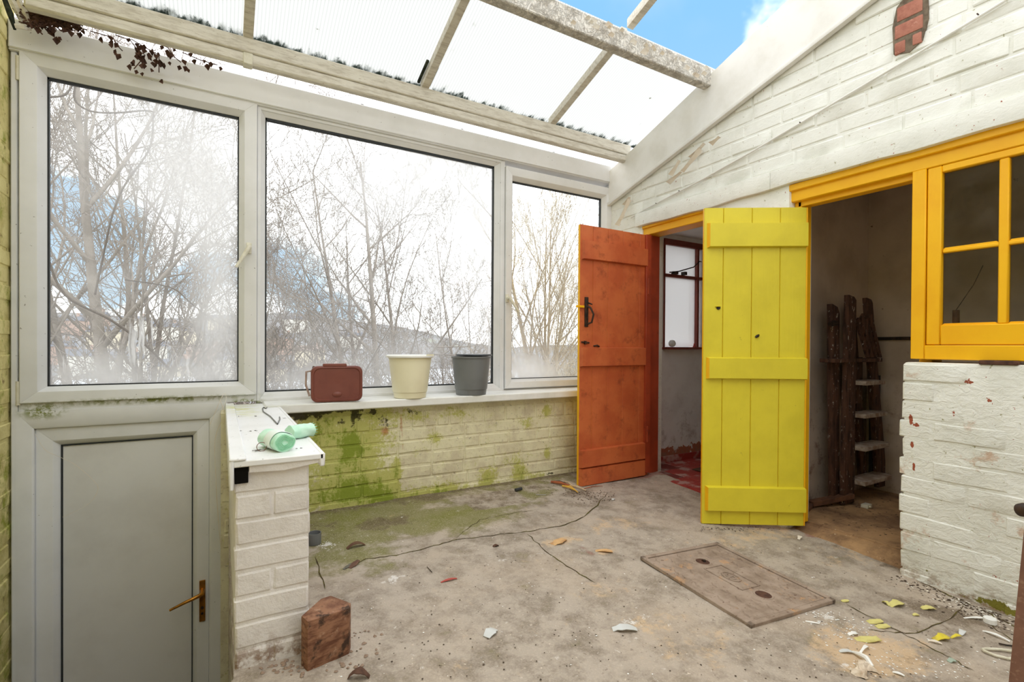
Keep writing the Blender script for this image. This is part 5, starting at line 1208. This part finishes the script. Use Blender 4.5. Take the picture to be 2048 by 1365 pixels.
# ------------------------------------------------------------------ store room
m_lad, t = newmat('paint_splashed_old_timber'); P = t.obj()
c = t.mix(t.ramp(t.noise(t.scalev(P, (6, 6, 1)), 6, 5, .6), .38, .66), srgb(104, 72, 56), srgb(62, 42, 34))
c = t.mix(t.ramp(t.noise(t.scalev(P, (2, 2, 1)), 22, 4, .75), .62, .66, 0, .85), c, srgb(206, 198, 186))
t.out(t.bsdf(c, .75, t.bump(t.noise(t.scalev(P, (8, 8, 1)), 10, 4, .6), .4, .003), spec=.3))
m_tread = simple('dusty_tread', srgb(150, 128, 110), .8, srgb(196, 184, 170), 16, .2)
YLd = 1.66
ld = empty('stepladder', 'old paint splashed wooden stepladder leaning in the store room corner', 'ladder', loc=(3.49, YLd, -.06))
def plank(name, x0b, x1b, x0t, x1t, z0, z1, y0, y1, cut=.03, mat=m_lad, par=ld):
    return MB().prism([(x0b, z0), (x1b, z0), (x1t, z1-cut), ((x0t+x1t)/2+.02, z1-cut*.3), (x0t, z1)], y0, y1, 'y').build(name, mat, par, bevel=.003)
plank('front_stile', -.10, .03, -.065, .03, .0, 1.33, -.03, .0)
plank('front_stile', -.14, -.07, -.18, -.09, .03, 1.27, .01, .045, .06)
plank('rear_stile', .42, .545, .23, .31, .03, 1.33, .0, .03)
plank('back_rail', .30, .37, .12, .19, .12, 1.30, .05, .08, .06)
B('top_shelf', m_lad, ld, -.23, .37, -.035, .06, .90, .925, .003)
for i, z_ in enumerate((.755, .545, .335, .115)):
    x0_, x1_ = .03, .31+.037*i
    MB().prism([(x0_, -.09), (x1_-.03, -.09), (x1_, -.04), (x1_, .03), (x0_, .03)], z_, z_+.026, 'z').build('tread', m_tread, ld, bevel=.003)
MB().box(.40, .55, .035, .055, .06, .80).build('back_panel', simple('dark_panel', srgb(50, 44, 46), .8, bump=.1), ld)
MB().box(.10, .26, .035, .05, .93, .62).build('rear_brace', m_lad, ld)
for i in range(4):
    sx0 = .06+i*.055
    MB().add([(sx0+.12, -.03, .93), (sx0+.15, -.03, .93), (sx0+.02, -.025, 1.19+.03*(i % 2)), (sx0-.01, -.025, 1.16+.03*(i % 2)), (sx0+.12, -.015, .93), (sx0+.15, -.015, .93), (sx0+.02, -.010, 1.19+.03*(i % 2)), (sx0-.01, -.010, 1.16+.03*(i % 2))], [(0, 1, 2, 3), (4, 5, 6, 7), (0, 1, 5, 4), (1, 2, 6, 5), (2, 3, 7, 6), (3, 0, 4, 7)]).build('slat', m_lad, ld)
MB().tube([(-.22, .0, 1.14), (-.16, .0, 1.15)], .018, 8).build('hinge_bolt', m_black, ld)
pp = empty('pipe', 'thin dark pipe running along the back wall of the store room', 'pipe', loc=(3.985, 1.72, 1.0))
MB().tube([(0, 0, 0), (0, -1.2, .0)], .011, 10).build('tube', m_black, pp, smooth=True); MB().tube([(-.0, -.24, 0), (0, -.28, 0)], .016, 10).build('coupling', m_black, pp)
o = MB().box(0, .30, 0, .05, 0, .03).build('wood_offcut', simple('rough_offcut', srgb(120, 82, 58), .9, srgb(90, 60, 44), 12, .4), bevel=.003, loc=(3.18, 1.70, -.058)); o.rotation_euler = (0, -.12, -.35); tag(o, 'brown timber offcut on the floor left of the stepladder', 'offcut')
o = MB().box(0, .22, 0, .07, 0, .02).build('wood_offcut', bpy.data.materials['rough_offcut'], bevel=.003, loc=(3.04, 1.66, -.062)); o.rotation_euler = (0, 0, .3); tag(o, 'short flat timber offcut just inside the store room door', 'offcut')
p = onZ(1733, 1014, -.06); o = MB().box(-.03, .03, -.02, .02, 0, .022).tube([(-.01, -.021, .012), (-.01, -.03, .012)], .008, 8).build('socket_box', m_cream, bevel=.003, loc=(p.x, p.y, -.065)); tag(o, 'small grey white fitting on the store room floor', 'fitting')
e = empty('hanging_bobbin', 'dark bobbin on a thread behind the lower left yellow window pane', 'bobbin', loc=onX(1912, 634, 2.86))
MB().tube([(0, 0, -.03), (0, 0, .03)], .013, 12).build('bobbin', m_pot, e, smooth=True); MB().tube([(0, 0, .03), (.0, -.06, .14), (.0, -.09, .22)], .0015, 5).build('thread', m_black, e)
r = random.Random(77); chips('dust_crumbs', 'crumbs and dirt over the store room floor', 'crumbs', [Vector((r.uniform(2.98, 3.9), r.uniform(.9, 1.7), -.066)) for _ in range(160)], m_dirt, seed=9)
# small room items
p = onY(1340, 684, TY-.03); e = tag(MB().lathe([(.0, -.03), (.018, -.026), (.03, -.008), (.030, .008), (.018, .026), (.0, .03)], 20, cap0=False).build('light_globe', m_whitep, smooth=True, loc=(p.x+.02, TY-.035, .962)), 'round white bulb on the small frosted window sill', 'bulb')
tag(MB().lathe([(.014, 0), (.015, .004), (.008, .02), (.010, .026), (.003, .034)], 14).build('red_stopper', m_redp, smooth=True, loc=(3.555, TY-.03, .932)), 'little red stopper on the small frosted window sill', 'stopper')
# brown post at the right edge
m_post, t = newmat('brown_rusty_paint'); P = t.obj()
c = t.mix(t.ramp(t.noise(P, 5, 5, .6), .38, .66), srgb(140, 102, 86), srgb(112, 78, 66)); c = t.mix(t.ramp(t.noise(P, 120, 3, .6), .55, .7, 0, .5), c, srgb(160, 128, 108))
t.out(t.bsdf(c, .6, t.bump(t.noise(P, 60, 4, .6), .3, .002), spec=.35))
fb = .95; q0 = CAM+ray(2016, 1365)*fb; q1 = CAM+ray(2047, 1058)*fb; dn = (q0-q1); k_ = (q1.z+.13)/(q1.z-q0.z); foot = q1+dn*k_; topp = q1-dn*.9
e = empty('leaning_board', 'brown painted board with black knob leaning at the far right edge', 'board', loc=foot)
sv = CR*.22; th = -Vector((CF.x, CF.y, 0)).normalized()*.022+CR*.026; A_ = Vector((0, 0, 0)); B_ = topp-foot
MB().add([A_, A_+sv, B_+sv, B_, A_+th, A_+sv+th, B_+sv+th, B_+th], [(0, 1, 2, 3), (4, 5, 6, 7), (0, 1, 5, 4), (1, 2, 6, 5), (2, 3, 7, 6), (3, 0, 4, 7)]).build('board', m_post, e, bevel=.002)
kp = CAM+ray(2043, 1021)*(fb-.03)-foot
MB().tube([kp-CR*.0075, kp-CR*.003, kp+CR*.006, kp+CR*.05], [.006, .0115, .013, .012], 16).build('knob', m_black, e, smooth=True)
# outside cleanup: garden ground just beyond the wall
MB().box(-6, 12, 3.22, 3.6, -1.8, -1.5).build('garden_edge', m_ground, g)
